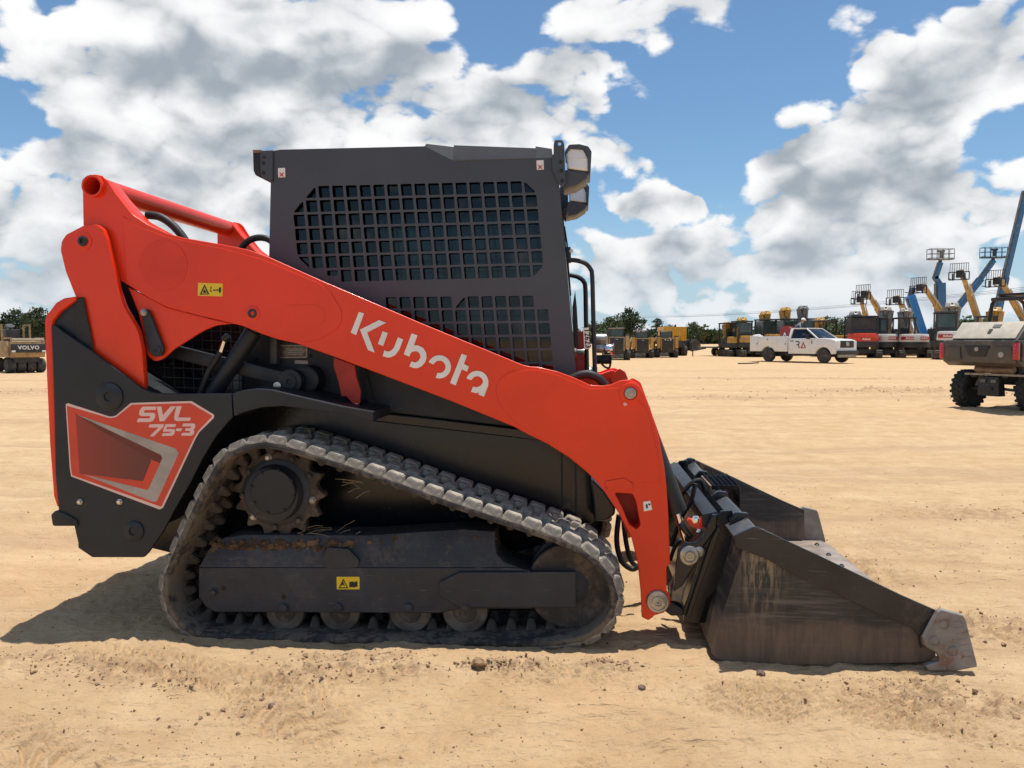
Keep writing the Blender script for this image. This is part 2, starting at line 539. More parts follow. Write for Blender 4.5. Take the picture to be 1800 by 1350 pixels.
class B:
    """collects simple solids into one mesh"""
    def __init__(self):
        self.bm = bmesh.new()

    def _add(self, verts, faces):
        vs = [self.bm.verts.new(v) for v in verts]
        for f in faces:
            try:
                self.bm.faces.new([vs[i] for i in f])
            except ValueError:
                pass
        return self

    def box(self, c, s, rot=None, taper=1.0):
        x, y, z = (v / 2 for v in s)
        vs = [Vector((sx * x * (taper if sz > 0 else 1), sy * y * (taper if sz > 0 else 1), sz * z)) for sz in (-1, 1) for sx, sy in ((-1, -1), (1, -1), (1, 1), (-1, 1))]
        if rot is not None:
            vs = [rot @ v for v in vs]
        vs = [v + Vector(c) for v in vs]
        return self._add(vs, [(3, 2, 1, 0), (4, 5, 6, 7), (0, 1, 5, 4), (1, 2, 6, 5), (2, 3, 7, 6), (3, 0, 4, 7)])

    def bar(self, a, b, w, h=None, up=(0, 0, 1)):
        """box beam from a to b, w across, h in the up direction"""
        a, b = Vector(a), Vector(b)
        h = h or w
        d = (b - a)
        L_ = d.length
        d.normalize()
        u = Vector(up)
        s = d.cross(u)
        if s.length < 1e-4:
            s = d.cross(Vector((1, 0, 0)))
        s.normalize()
        u = s.cross(d)
        vs = [p + s * (i * w / 2) + u * (j * h / 2) for p in (a, b) for i, j in ((-1, -1), (1, -1), (1, 1), (-1, 1))]
        return self._add(vs, [(0, 1, 2, 3), (7, 6, 5, 4), (0, 4, 5, 1), (1, 5, 6, 2), (2, 6, 7, 3), (3, 7, 4, 0)])

    def cyl(self, a, b, r0, r1=None, seg=20):
        a, b = Vector(a), Vector(b)
        r1 = r0 if r1 is None else r1
        q = (b - a).to_track_quat('Z', 'Y')
        ring = [(math.cos(2 * math.pi * k / seg), math.sin(2 * math.pi * k / seg)) for k in range(seg)]
        vs = [a + q @ Vector((x * r0, y * r0, 0)) for x, y in ring] + [b + q @ Vector((x * r1, y * r1, 0)) for x, y in ring]
        fs = [(k, (k + 1) % seg, seg + (k + 1) % seg, seg + k) for k in range(seg)]
        fs += [tuple(reversed(range(seg))), tuple(range(seg, 2 * seg))]
        return self._add(vs, fs)

    def lathe(self, c, prof, axis=(0, 1, 0), seg=32, caps=True):
        """profile of (radius, height along axis), closed at both ends"""
        q = Vector(axis).to_track_quat('Z', 'Y')
        c = Vector(c)
        vs, fs = [], []
        for r, h in prof:
            for k in range(seg):
                a = 2 * math.pi * k / seg
                vs.append(c + q @ Vector((math.cos(a) * r, math.sin(a) * r, h)))
        for i in range(len(prof) - 1):
            for k in range(seg):
                k2 = (k + 1) % seg
                fs.append((i * seg + k, i * seg + k2, (i + 1) * seg + k2, (i + 1) * seg + k))
        if caps:
            fs.append(tuple(reversed(range(seg))))
            fs.append(tuple(range((len(prof) - 1) * seg, len(prof) * seg)))
        return self._add(vs, fs)

    def tube(self, path, r, seg=10, cap=True):
        P = [Vector(p) for p in path]
        vs, fs = [], []
        t0 = (P[1] - P[0]).normalized()
        nrm = t0.orthogonal().normalized()
        for i, p in enumerate(P):
            t = (P[min(i + 1, len(P) - 1)] - P[max(i - 1, 0)]).normalized()
            nrm = (nrm - t * nrm.dot(t)).normalized()
            bn = t.cross(nrm)
            rr = r[i] if hasattr(r, '__len__') else r
            for k in range(seg):
                a = 2 * math.pi * k / seg
                vs.append(p + (nrm * math.cos(a) + bn * math.sin(a)) * rr)
        for i in range(len(P) - 1):
            for k in range(seg):
                k2 = (k + 1) % seg
                fs.append((i * seg + k, i * seg + k2, (i + 1) * seg + k2, (i + 1) * seg + k))
        if cap:
            fs.append(tuple(reversed(range(seg))))
            fs.append(tuple(range((len(P) - 1) * seg, len(P) * seg)))
        return self._add(vs, fs)

    def prism(self, pts, y0, y1):
        """(x, z) polygon from y0 to y1"""
        n = len(pts)
        vs = [(x, y0, z) for x, z in pts] + [(x, y1, z) for x, z in pts]
        fs = [tuple(range(n)), tuple(reversed(range(n, 2 * n)))]
        fs += [(k, n + k, n + (k + 1) % n, (k + 1) % n) for k in range(n)]
        return self._add(vs, fs)

    def loft(self, ringa, ringb):
        n = len(ringa)
        vs = list(ringa) + list(ringb)
        fs = [tuple(range(n)), tuple(reversed(range(n, 2 * n)))]
        fs += [(k, n + k, n + (k + 1) % n, (k + 1) % n) for k in range(n)]
        return self._add(vs, fs)

    def obj(self, name, m, parent=None, bevel=0., smooth=35, segs=2):
        bmesh.ops.recalc_face_normals(self.bm, faces=self.bm.faces)
        if bevel > 0:
            es = [e for e in self.bm.edges if len(e.link_faces) == 2 and e.calc_face_angle(0) > R(30)]
            bmesh.ops.bevel(self.bm, geom=es, offset=bevel, segments=segs, affect='EDGES', profile=.6, clamp_overlap=True)
        me = bpy.data.meshes.new(name)
        self.bm.to_mesh(me)
        self.bm.free()
        return link(name, me, m, parent, smooth)


def text_mesh(s, size, depth=.002, bold=.0, shear=0., spacing=1.):
    cu = bpy.data.curves.new('text', 'FONT')
    cu.body = s
    cu.size = size
    cu.extrude = depth / 2
    cu.offset = bold
    cu.shear = shear
    cu.space_character = spacing
    cu.align_x = 'CENTER'
    cu.align_y = 'CENTER'
    cu.resolution_u = 2
    ob = bpy.data.objects.new('text', cu)
    COL.objects.link(ob)
    dg = bpy.context.evaluated_depsgraph_get()
    dg.update()
    me = bpy.data.meshes.new_from_object(ob.evaluated_get(dg))
    bpy.data.objects.remove(ob)
    me.transform(Matrix.Rotation(math.pi / 2, 4, 'X'))      # stands upright, faces -y
    return me


# ------------------------------------------------------------------ ground
_rs = np.random.RandomState(3)
_LAT = _rs.rand(256, 256).astype(np.float32)


def vnoise(x, y, seed=0):
    xi, yi = np.floor(x).astype(np.int64), np.floor(y).astype(np.int64)
    fx, fy = x - xi, y - yi
    fx, fy = fx * fx * fx * (fx * (fx * 6 - 15) + 10), fy * fy * fy * (fy * (fy * 6 - 15) + 10)
    xi, yi = xi + seed * 37, yi + seed * 91

    def g(a, b):
        return _LAT[(a + (b >> 8) * 13) & 255, (b + (a >> 8) * 29) & 255]
    return (g(xi, yi) * (1 - fx) + g(xi + 1, yi) * fx) * (1 - fy) + (g(xi, yi + 1) * (1 - fx) + g(xi + 1, yi + 1) * fx) * fy - .5


def fbm2(x, y, oct=4, seed=0, gain=.5):
    a, s, f = 1., 0., 1.
    for k in range(oct):
        s = s + a * vnoise(x * f, y * f, seed + k)
        a *= gain
        f *= 2.03
    return s


def ssm(x, a, b):
    t = np.clip((x - a) / (b - a), 0, 1)
    return t * t * (3 - 2 * t)


def ground_pt(px, py):
    d = pix_dir(px, py)
    t = CAM_H / -d.z
    return d.x * t, d.y * t


# clod patches: pixel centre, radius in metres (along x, along y), strength
CLODS = []
for px, py, rx, ry, k in [(60, 1165, .30, .08, 1), (230, 1190, .28, .10, .9), (160, 1180, .15, .06, .8), (310, 1210, .08, .06, 1),
                          (540, 1195, .14, .06, .8), (640, 1160, .22, .05, .9), (600, 1180, .25, .10, .7), (850, 1180, .06, .03, 1.2), (900, 1180, .13, .05, 1.2),
                          (700, 1190, .2, .08, .6), (1080, 1175, .12, .04, .9), (1660, 1090, .18, .16, 1.2), (1760, 1110, .3, .2, 1.0), (1640, 1230, .25, .12, .9),
                          (1720, 1260, .3, .12, .8), (1560, 1210, .2, .1, .6), (1450, 1010, .5, .25, .7), (1600, 960, .5, .3, .5), (1480, 1000, .3, .2, .8),
                          (1640, 690, 1.6, 1.0, 2.0), (1560, 690, 1.8, .8, 1.5), (1480, 690, 1.5, .6, 1.0), (1400, 665, 3, .6, .8), (1250, 700, 1.5, .5, .6),
                          (1700, 900, .6, .3, .8), (30, 690, 3, 1, 1.), (150, 1290, .3, .1, .4), (470, 1245, .15, .08, .5)]:
    gx, gy = ground_pt(px, py)
    CLODS.append((gx, gy, rx, ry, k))


LANES = [(5.1, .05, .16, 1), (6.7, .05, .17, 1), (7.6, -.06, .22, 1), (9.4, -.06, .22, 1), (8.4, .10, .18, 1), (12.5, .03, .30, 1), (14.4, .03, .30, 1), (17.5, -.05, .35, 1), (20.0, -.05, .35, 1), (26, .04, .6, 1), (33, -.03, .7, 1)]
PRINTS = [(-1.15, 3.02, .62, 1.75, .24, .078, 41), (-2.4, 2.55, -.55, 1.95, .21, .074, 45), (.55, 2.80, 2.3, 2.25, .17, .065, 49), (-.2, 3.0, 1.5, 2.4, .12, .06, 53), (-1.9, 3.25, -.7, 2.75, .13, .06, 57)]


def height(x, y):
    x = np.asarray(x, dtype=np.float64)
    y = np.asarray(y, dtype=np.float64)
    r = np.hypot(x, y)
    near = 1 - ssm(r, 14, 40)
    # flat where the loader stands
    pad = np.exp(-(((x + .2) / 2.6) ** 4 + ((y - 4.0) / 1.25) ** 4))
    h = .055 * fbm2(x * .22, y * .30, 3, 5) * (1 - .9 * pad)
    h += .030 * fbm2(x * .9 + 7, y * 1.3, 4, 11) * near * (1 - .55 * pad)
    # wheel ruts that run across the yard
    yr = y + .12 * x + .5 * fbm2(x * .12, y * .3, 2, 31)
    h += .055 * fbm2(x * .13, yr * 1.9, 5, 17) * near * (1 - .75 * pad)
    h += .018 * fbm2(x * .5, yr * 7., 3, 19) * near * (1 - .5 * pad)
    h += .017 * fbm2(x * 6, y * 8, 3, 23) * near
    n5 = 1 - ssm(r, 5, 14)
    h += .0075 * fbm2(x * 30, y * 34, 3, 27) * n5
    # small wind and wheel ripples: thin uneven crests
    rid = 1 - np.abs(2 * fbm2(x * 3.2 + .8 * fbm2(x * 2, y * 2, 2, 71), y * 9.5, 2, 73))
    h += .006 * ssm(rid, .62, 1.0) * ssm(fbm2(x * .8, y * 1.1, 2, 75), -.15, .25) * n5
    # tread prints: rows of curved ridges
    shp = h.shape
    h, x, y = h.ravel(), x.ravel(), y.ravel()
    for (x0, y0, x1, y1, w, pitch, sd) in PRINTS:
        L_ = math.hypot(x1 - x0, y1 - y0)
        ux, uy = (x1 - x0) / L_, (y1 - y0) / L_
        sel = np.nonzero((np.abs((x - x0) * ux + (y - y0) * uy - L_ / 2) < L_ / 2 + .4) & (np.abs(-(x - x0) * uy + (y - y0) * ux) < w * 1.7))[0]
        if not len(sel):
            continue
        xs, ys = x[sel], y[sel]
        t = (xs - x0) * ux + (ys - y0) * uy
        s = -(xs - x0) * uy + (ys - y0) * ux + .05 * fbm2(t * 1.2, t * 0, 2, sd)
        band = np.exp(-(s / w) ** 6) * ssm(t, 0, .3) * (1 - ssm(t, L_ - .2, L_ + .3))
        mask = ssm(fbm2(xs * 2.3, ys * 3., 3, sd + 1), -.15, .12)
        ph = t / pitch + 1.3 * np.abs(np.sin(s / w * 3.4 + 1.0 * vnoise(t * 8, s * 8, sd + 5))) + .55 * fbm2(xs * 4, ys * 4, 2, sd + 2)
        saw = ph - np.floor(ph)
        h[sel] += band * (.25 + .75 * mask) * .030 * (np.where(saw < .82, saw / .82, (1 - saw) / .18) - .5)
    for gx, gy, rx, ry, k in CLODS:
        sel = np.nonzero((np.abs(x - gx) < rx * 2.8) & (np.abs(y - gy) < ry * 2.8))[0]
        if not len(sel):
            continue
        xs, ys = x[sel], y[sel]
        e = np.exp(-(((xs - gx) / rx) ** 2 + ((ys - gy) / ry) ** 2) * .8)
        sc_ = 1 if gy < 8 else .45
        c = np.maximum(0, vnoise(xs * 34 * sc_, ys * 34 * sc_, 61) + .8 * vnoise(xs * 17 * sc_, ys * 17 * sc_, 63) - .02)
        h[sel] += e * k * (.006 + .055 * c) * (1 if gy < 8 else 1.6)
    h = h.reshape(shp)
    return h


def hz(x, y):
    return float(height(np.array([x]), np.array([y]))[0])


def build_ground():
    r = [.5, .9, 1.2]
    while r[-1] < 3.6:
        r.append(r[-1] * 1.0034)
    while r[-1] < 12:
        r.append(r[-1] * 1.0065)
    while r[-1] < 60:
        r.append(r[-1] * 1.016)
    while r[-1] < 5000:
        r.append(r[-1] * 1.12)
    r = np.array(r)
    th = np.concatenate([np.linspace(-R(50), R(50), 900), np.linspace(R(52), 2 * math.pi - R(52), 72)[1:-1]])
    nr, nt = len(r), len(th)
    RR, TT = np.meshgrid(r, th, indexing='ij')
    X, Y = RR * np.sin(TT), RR * np.cos(TT)
    Z = height(X, Y)
    Z[RR > 900] -= (RR[RR > 900] - 900) * .0004
    co = np.stack([X, Y, Z], -1).reshape(-1, 3).astype(np.float32)
    idx = np.arange(nr * nt).reshape(nr, nt)
    a, b = idx[:-1, :], idx[1:, :]
    f = np.stack([a, np.roll(a, -1, 1), np.roll(b, -1, 1), b], -1).reshape(-1, 4)
    me = bpy.data.meshes.new('ground')
    me.vertices.add(len(co))
    me.vertices.foreach_set('co', co.ravel())
    nf = len(f)
    cen = idx[0, :][::-1]                                  # the middle is closed with one n-gon
    me.loops.add(nf * 4 + nt)
    me.loops.foreach_set('vertex_index', np.concatenate([f.ravel(), cen]).astype(np.int32))
    me.polygons.add(nf + 1)
    me.polygons.foreach_set('loop_start', np.concatenate([np.arange(nf) * 4, [nf * 4]]).astype(np.int32))
    me.update(calc_edges=True)
    m = bpy.data.materials.new('sandy_ground')
    m.use_nodes = True
    N = Nodes(m.node_tree)
    p = m.node_tree.nodes['Principled BSDF']
    co_ = N.n('ShaderNodeTexCoord').outputs['Object']
    n1 = N.noise(co_, .55, 5, .6)
    n2 = N.noise(co_, 3.2, 6, .65)
    n3 = N.noise(co_, 28, 4, .7)
    st = N.noise(N.vm('MULTIPLY', co_, (.14, 1.9, 1)), 1.0, 5, .62)
    c = N.mix(N.ramp(n2, .28, .72), (0.505, 0.339, 0.186), (0.608, 0.429, 0.249))
    c = N.mix(N.ramp(n1, .45, .75, 0, .45), c, (0.520, 0.327, 0.170))
    c = N.mix(N.ramp(st, .52, .72, 0, .50), c, (0.443, 0.285, 0.160))
    st2 = N.noise(N.vm('MULTIPLY', co_, (.07, 5.5, 1)), 1.0, 4, .6)
    c = N.mix(N.ramp(st2, .54, .70, 0, .40), c, (0.453, 0.289, 0.163))
    c = N.mix(N.ramp(st2, .30, .42, .40, 0), c, (0.681, 0.502, 0.307))
    c = N.mix(N.ramp(st, .30, .44, .45, 0), c, (0.674, 0.501, 0.296))
    c = N.mix(N.ramp(n3, .62, .80, 0, .55), c, (0.338, 0.214, 0.117))
    c = N.mix(N.ramp(n3, .20, .36, .35, 0), c, (0.729, 0.555, 0.342))
    n4 = N.noise(N.vm('MULTIPLY', co_, (1, 1.6, 1)), 95, 3, .65)
    c = N.mix(N.ramp(n4, .61, .70, 0, .45), c, (.27, .170, .098))
    c = N.mix(N.ramp(n4, .26, .38, .40, 0), c, (.66, .50, .335))
    n5 = N.noise(N.vm('MULTIPLY', co_, (5, 14, 1)), 1., 5, .7)
    c = N.mix(N.ramp(n5, .57, .68, 0, .28), c, (.36, .235, .140))
    # wheel lanes pressed into the sand
    spg = N.n('ShaderNodeSeparateXYZ')
    N.put(spg.inputs[0], co_)
    wob = N.m('MULTIPLY_ADD', N.noise(N.vm('MULTIPLY', co_, (.10, .02, 0)), 1., 2, .5), 2.4, spg.outputs[1])
    lane = None
    for y0, sl_, w_, _d in LANES:
        dd = N.m('MULTIPLY', N.m('ADD', N.m('MULTIPLY_ADD', spg.outputs[0], -sl_, wob), -y0 - 1.2), 1 / w_)
        e = N.m('POWER', .35, N.m('POWER', N.m('MULTIPLY', dd, dd), 2.0))
        lane = e if lane is None else N.m('MAXIMUM', lane, e)
    lane = N.m('MULTIPLY', lane, N.ramp(N.noise(N.vm('MULTIPLY', co_, (.35, 3, 1)), 1., 4, .65), .38, .62, .1, .55))
    c = N.mix(lane, c, (.43, .285, .172))
    # crumbly patches of darker clay
    for gx, gy, rx, ry, k in CLODS:
        v = N.vm('MULTIPLY_ADD', co_, (1 / rx, 1 / ry, 0), (-gx / rx, -gy / ry, 0))
        e = N.m('MULTIPLY', N.m('POWER', .45, N.vm('DOT_PRODUCT', v, v)), min(1, k))
        acc = e if gx == CLODS[0][0] else N.m('MAXIMUM', acc, e)
    cl = N.m('MULTIPLY', acc, N.ramp(N.noise(co_, 11, 5, .7), .40, .60))
    c = N.mix(N.m('MULTIPLY', cl, .62), c, (0.282, 0.168, 0.105))
    N.put(p.inputs['Base Color'], c)
    p.inputs['Roughness'].default_value = .95
    p.inputs['Specular IOR Level'].default_value = .12
    b1 = N.n('ShaderNodeBump')
    b1.inputs['Strength'].default_value = .75
    b1.inputs['Distance'].default_value = .015
    rg_ = N.n('ShaderNodeTexNoise', noise_type='RIDGED_MULTIFRACTAL')
    N.put(rg_.inputs['Vector'], N.vm('MULTIPLY', co_, (7, 17, 1)))
    for k_, v_ in (('Scale', 1.0), ('Detail', 2.0), ('Distortion', .6), ('Offset', 1.0), ('Gain', 1.0)):
        rg_.inputs[k_].default_value = v_
    N.put(b1.inputs['Height'], N.m('ADD', N.m('MULTIPLY', N.ramp(rg_.outputs['Fac'], .75, 1.25), .30), N.m('MULTIPLY', N.noise(co_, 75, 6, .72), 1.1)))
    b2 = N.n('ShaderNodeBump')
    b2.inputs['Strength'].default_value = .6
    b2.inputs['Distance'].default_value = .08
    N.put(b2.inputs['Height'], N.noise(N.vm('MULTIPLY', co_, (.5, 2.6, 1)), 1.0, 6, .68))
    N.put(b2.inputs['Normal'], b1.outputs[0])
    N.put(p.inputs['Normal'], b2.outputs[0])
    o = link('ground', me, m, None, smooth=0)
    me.polygons.foreach_set('use_smooth', [True] * len(me.polygons))
    return tag(o, 'bare sandy yard with ruts and clods', None, None, 'structure')


build_ground()

# ------------------------------------------------------------------ compact track loader
# Local frame: x forward (right in the picture), y away from the camera, z up; y = 0 is the outer face of the near track.
L_YAW, L_OY, L_W = R(5), 3.165, 1.68
_ex, _ey = (math.cos(L_YAW), -math.sin(L_YAW)), (math.sin(L_YAW), math.cos(L_YAW))


def LP(px, py, c):
    """a point of the photograph, at depth c of the loader, in the loader's own frame"""
    d = pix_dir(px, py)
    t = (c + L_OY * _ey[1]) / (d.x * _ey[0] + d.y * _ey[1])
    X, Y, Z = d.x * t, d.y * t, CAM_H + d.z * t
    return (X * _ex[0] + (Y - L_OY) * _ex[1], Z)


MPP = 3.165 / 1350                     # metres for a pixel on the near side
ZONES = {'1': (60, 280, 3.), '2': (430, 230, 2.7554), '3': (60, 650, 2.7), '4': (600, 700, 2.8717), '5': (1040, 620, 2.3271), 'K': (600, 530, 6.4286),
         'S': (100, 690, 6.), 'C': (980, 540, 7.5), 'B': (1160, 780, 6.4286), 'D': (1200, 930, 5.193), 'E': (1460, 1000, 6.4286), 'T': (270, 740, 5.), 'A': (1050, 750, 3.65), '0': (0, 500, 6.75), 'H': (930, 230, 3.)}


def Z(zone, *pts):
    x0, y0, s = ZONES[zone]
    return [(x0 + p[0] / s, y0 + p[1] / s, *([p[2] / s] if len(p) > 2 else [])) for p in pts]


def outline(pts, c, seg=4):
    return [LP(x, y, c) for x, y in fillet(pts, True, seg)]


def circ(px, py, r, c, n=24):
    """circle with radius r in pixels of the near side"""
    x, z = LP(px, py, c)
    rr = r * MPP * (1 + c / 3.165)
    return [(x + rr * math.cos(2 * math.pi * k / n), z + rr * math.sin(2 * math.pi * k / n)) for k in range(n)]


loader = empty('compact_track_loader', (0, L_OY, 0), -L_YAW, 'orange compact track loader with rubber tracks and black front bucket', 'loader')
_mirror = []


def plate(name, pts, y0, y1, m, parent=None, holes=(), bev=.003, both=False, seg=4, res=1):
    me = plate_mesh(name, [outline(pts, y0, seg)] + list(holes), y0, y1, bev, res)
    o = link(name, me, m, parent or loader)
    if both:
        _mirror.append(o)
    return o


def mirrored(objs):
    """the same parts on the far side of the machine"""
    new = {}
    for o in objs:
        c = o.copy()
        COL.objects.link(c)
        if o.parent in new:
            c.parent = new[o.parent]
        else:
            c.parent = loader
            c.location = (o.location.x, L_W - o.location.y, o.location.z)
            c.scale = (o.scale.x, -o.scale.y, o.scale.z)
        new[o] = c
    return new


def ring_part(name, px, py, c, prof, m, parent=None, seg=28):
    """turned part with its axis across the machine; prof is (radius in pixels, depth in metres towards the camera)"""
    x, z = LP(px, py, c)
    k = MPP * (1 + c / 3.165)
    b = B()
    b.lathe((x, c, z), [(r * k, h) for r, h in prof], (0, -1, 0), seg)
    return b.obj(name, m, parent or loader, smooth=40)


def bolt_at(px, py, c, r, m=None, parent=None, h=.012, name='bolt', hexa=True):
    x, z = LP(px, py, c)
    k = MPP * (1 + c / 3.165) * r
    b = B()
    b.lathe((x, c, z), [(k * 1.25, 0), (k * 1.25, .003), (k * 1.0, .0035), (k * .98, h), (k * .7, h + .002)], (0, -1, 0), 6 if hexa else 16)
    return b.obj(name, m or M_ZINC, parent or loader, smooth=30)


# ---- rear: side plate, engine door, tower links
Y_PANEL, Y_LINK, Y_ARM, Y_CAB, Y_BODY = .06, .095, .14, .34, .43
panel_px = [(90, 571), (97, 572), (108, 581), (157, 614), (250, 683, 30), (267, 690), (293, 692), (407, 692), (409, 733, 4), (401, 741), (378, 769, 40), (356, 806), (334, 850), (308, 894), (286, 935), (260, 972),
            (252, 980, 4), (162, 980, 3), (137, 963, 3), (137, 954), (130, 924), (104, 911), (97, 835), (95, 724), (93, 650)]
side = plate('side_plate', panel_px, Y_PANEL, Y_PANEL + .02, M_BLACK, bev=.004, both=True)
arch_px = [(408, 692), (427, 686), (450, 683), (477, 685), (527, 697, 60), (600, 714), (656, 724), (656, 740), (608, 728), (541, 719), (497, 714), (460, 716), (427, 725), (411, 732)]
plate('fender', arch_px, Y_PANEL - .004, Y_BODY, M_BLACK, bev=.005, both=True)
plate('fender_rail', [(657, 724), (899, 752), (985, 763), (985, 780), (899, 769), (657, 741)], Y_BODY - .05, Y_BODY, M_BLACK_G, bev=.006, both=True)
# engine door: one curved shell across the rear
dpx = [(132, 521), (112, 524, 10), (98, 532, 12), (80, 556, 20), (78, 566), (81, 650), (87, 780), (94, 872), (100, 891, 3), (105, 891), (99, 835), (95, 724), (93, 650), (90, 575), (92, 563, 6), (106, 546), (133, 527)]
ol = outline(dpx, Y_PANEL + .01)
B().prism(ol, Y_PANEL + .012, L_W - Y_PANEL - .012).obj('engine_door', M_RED, loader, bevel=.004)
plate('door_side', [(92, 562, 6), (132, 528), (150, 545), (163, 620), (150, 640), (108, 600), (94, 580)], Y_PANEL + .03, Y_PANEL + .04, M_BLACK, both=True)
plate('door_seal', [(133, 524), (146, 522), (162, 600), (168, 640), (158, 640), (133, 600)], Y_PANEL + .022, Y_PANEL + .028, M_HOSE, both=True)
B().prism(outline([(98, 600), (160, 640), (260, 700), (410, 700), (330, 850), (250, 940), (140, 940), (108, 880)], .10), .10, L_W - .10).obj('engine_bay', M_BLACK, loader)
# tow hook plate under the engine door
b = B()
hk = [LP(*p, .05) for p in fillet([(89, 905, 4), (96, 898, 4), (112, 902, 3), (135, 915), (135, 925), (92, 925, 5)], True, 4)]
b.prism(hk, .052, L_W - .052).obj('rear_step', M_BLACK, loader, bevel=.003)
_mirror += [ring_part('pin_cap', 193, 697, Y_PANEL, [(26, 0), (26, .006), (23, .010), (9, .012), (8, .006), (3.2, .005)], M_BLACK),
            ring_part('pin_cap', 236, 933, Y_PANEL, [(19, 0), (19, .006), (16, .010), (8, .012), (7, .006), (3.0, .005)], M_BLACK),
            bolt_at(141, 882, Y_PANEL, 4.4), bolt_at(211, 882, Y_PANEL, 4.6)]
plate('tower_frame', [(160, 560), (200, 470), (234, 498), (250, 550), (256, 690), (180, 690)], .205, .225, M_BLACK, both=True)
# rear tower link
link_px = [(147, 396, 14), (168, 394, 10), (180, 401, 14), (187, 420, 20), (200, 473), (207, 507, 40), (217, 537, 60), (242, 580, 60), (249, 613), (253, 663), (254, 680), (232, 715, 20), (193, 728, 20), (170, 700, 20), (157, 614), (153, 587),
           (145, 547, 60), (132, 520), (115, 477), (106, 440, 20), (108, 424, 12), (116, 412, 10)]
rl = plate('tower_link', link_px, Y_LINK, Y_LINK + .034, M_RED, bev=.004, both=True)
_mirror += [ring_part('pivot_pin', 146, 424, Y_LINK, [(17, -.001), (17, .003), (15, .004)], M_RED, rl), ring_part('pin_cap', 146, 424, Y_LINK - .004, [(9.2, -.004), (9.2, .006), (8, .008), (4.5, .008), (4, .001), (1.5, .001)], M_FRAME, rl)]

# ---- lift arm
arm_px = [(146, 395), (145, 335), (148, 318, 10), (156, 309, 8), (166, 306, 8), (180, 309, 8), (188, 316, 8), (203, 340), (233, 377, 30), (260, 395, 40), (293, 410, 60), (323, 418), (393, 430, 80), (437, 439, 80), (473, 452, 80), (560, 491), (740, 568), (918, 641), (930, 644, 10), (945, 645),
          (980, 653, 30), (1007, 663), (1023, 670), (1037, 677, 20), (1060, 678), (1073, 676, 10), (1090, 669, 12), (1105, 667, 8), (1120, 673, 12), (1129, 686), (1143, 717), (1158, 768), (1168, 822, 60), (1172, 860), (1175, 903), (1178, 990, 3), (1172, 998, 3), (1172, 1038), (1179, 1050, 8), (1178, 1063, 8),
          (1168, 1077, 8), (1151, 1082), (1140, 1091, 4), (1128, 1085, 4), (1126, 1038), (1121, 991, 60), (1110, 945), (1088, 903, 100), (1062, 863, 100), (1039, 836, 80), (1000, 804, 80), (962, 780), (931, 765), (903, 750, 80), (788, 703), (590, 628), (520, 603, 60), (490, 597), (460, 587), (427, 573), (373, 560), (293, 540, 80), (260, 523), (207, 490, 30), (180, 460)]
tri = [LP(x, y, Y_ARM) for x, y in fillet([(1080, 866, 3), (1112, 868, 6), (1118, 882), (1126, 923, 6), (1119, 931, 4), (1106, 922, 6), (1094, 893)], True, 4)]
hole_t = circ(166, 328, 16, Y_ARM)
arm = plate('lift_arm', arm_px, Y_ARM, Y_ARM + .012, M_RED, holes=[tri, hole_t], bev=.004, both=True, res=2)
parts = [arm]
# the box behind the outer plate: slightly smaller outline, full depth
box_px = [(150, 395), (149, 335), (160, 312, 8), (180, 313, 8), (205, 345), (240, 384, 30), (293, 413, 60), (393, 433, 80), (437, 442, 80), (475, 456, 80), (560, 495), (740, 572), (918, 645), (945, 649),
          (980, 657, 30), (1023, 674), (1037, 681, 20), (1073, 680), (1100, 671, 8), (1118, 680), (1140, 717), (1155, 768), (1162, 822, 60), (1166, 860), (1168, 1040), (1165, 1070), (1135, 1078), (1132, 1038), (1126, 991, 60), (1114, 945), (1093, 903, 60), (1066, 863, 100), (1039, 831, 80), (1000, 800, 80), (931, 762), (903, 746, 80), (788, 699), (590, 624), (520, 599, 60), (427, 569), (293, 536, 80), (207, 486, 30), (180, 460)]
plate('arm_box', box_px, Y_ARM + .0115, Y_ARM + .125, M_RED, arm, holes=[circ(166, 328, 16, Y_ARM), tri], bev=.004, both=True)
# raised pads and weld lines of the arm
plate('arm_pad', [(925, 650), (895, 654, 20), (876, 668, 20), (871, 690, 30), (880, 715, 40), (905, 742), (960, 776), (1010, 808), (1050, 848, 60), (1062, 858), (1072, 850, 6), (1096, 846, 6), (1160, 850), (1160, 822), (1150, 770), (1136, 720), (1100, 680), (1073, 682), (1037, 683, 20), (980, 659, 30), (945, 650)], Y_ARM - .0045, Y_ARM + .002, M_RED, arm, bev=.003, both=True)
plate('arm_pad', [(215, 380), (245, 398, 30), (293, 416, 60), (393, 437, 80), (460, 455, 60), (560, 497, 40), (582, 515, 20), (602, 548, 30), (598, 574, 30), (565, 595, 30), (535, 602), (490, 592), (460, 582), (427, 568), (373, 555), (293, 535, 80), (262, 518), (222, 493)], Y_ARM - .0045, Y_ARM + .002, M_RED, arm, bev=.003, both=True)
_mirror.append(link('arm_disc', plate_mesh('arm_disc', [circ(287, 466, 46, Y_ARM - .006, 48)], Y_ARM - .0060, Y_ARM - .003, .001), mat('darker_red_disc', (.72, .036, .008), .36, var=.05, coat=.2, spec=.35), arm))  # round area in a slightly darker red than the arm
plate('arm_pad', [(497, 545, 12), (505, 536, 12), (560, 535, 16), (573, 550, 14), (568, 572, 14), (520, 577, 16), (500, 568, 12)], Y_ARM - .0062, Y_ARM - .003, M_RED, arm, bev=.001, both=True)
plate('arm_pad', [(1060, 846, 6), (1098, 840, 8), (1113, 850, 8), (1113, 862, 4), (1070, 862, 4)], Y_ARM - .010, Y_ARM, M_RED, arm, bev=.004, both=True)
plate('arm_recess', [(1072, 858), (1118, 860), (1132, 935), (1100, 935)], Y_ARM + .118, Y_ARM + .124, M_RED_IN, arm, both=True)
_x, _z = LP(166, 328, Y_ARM)
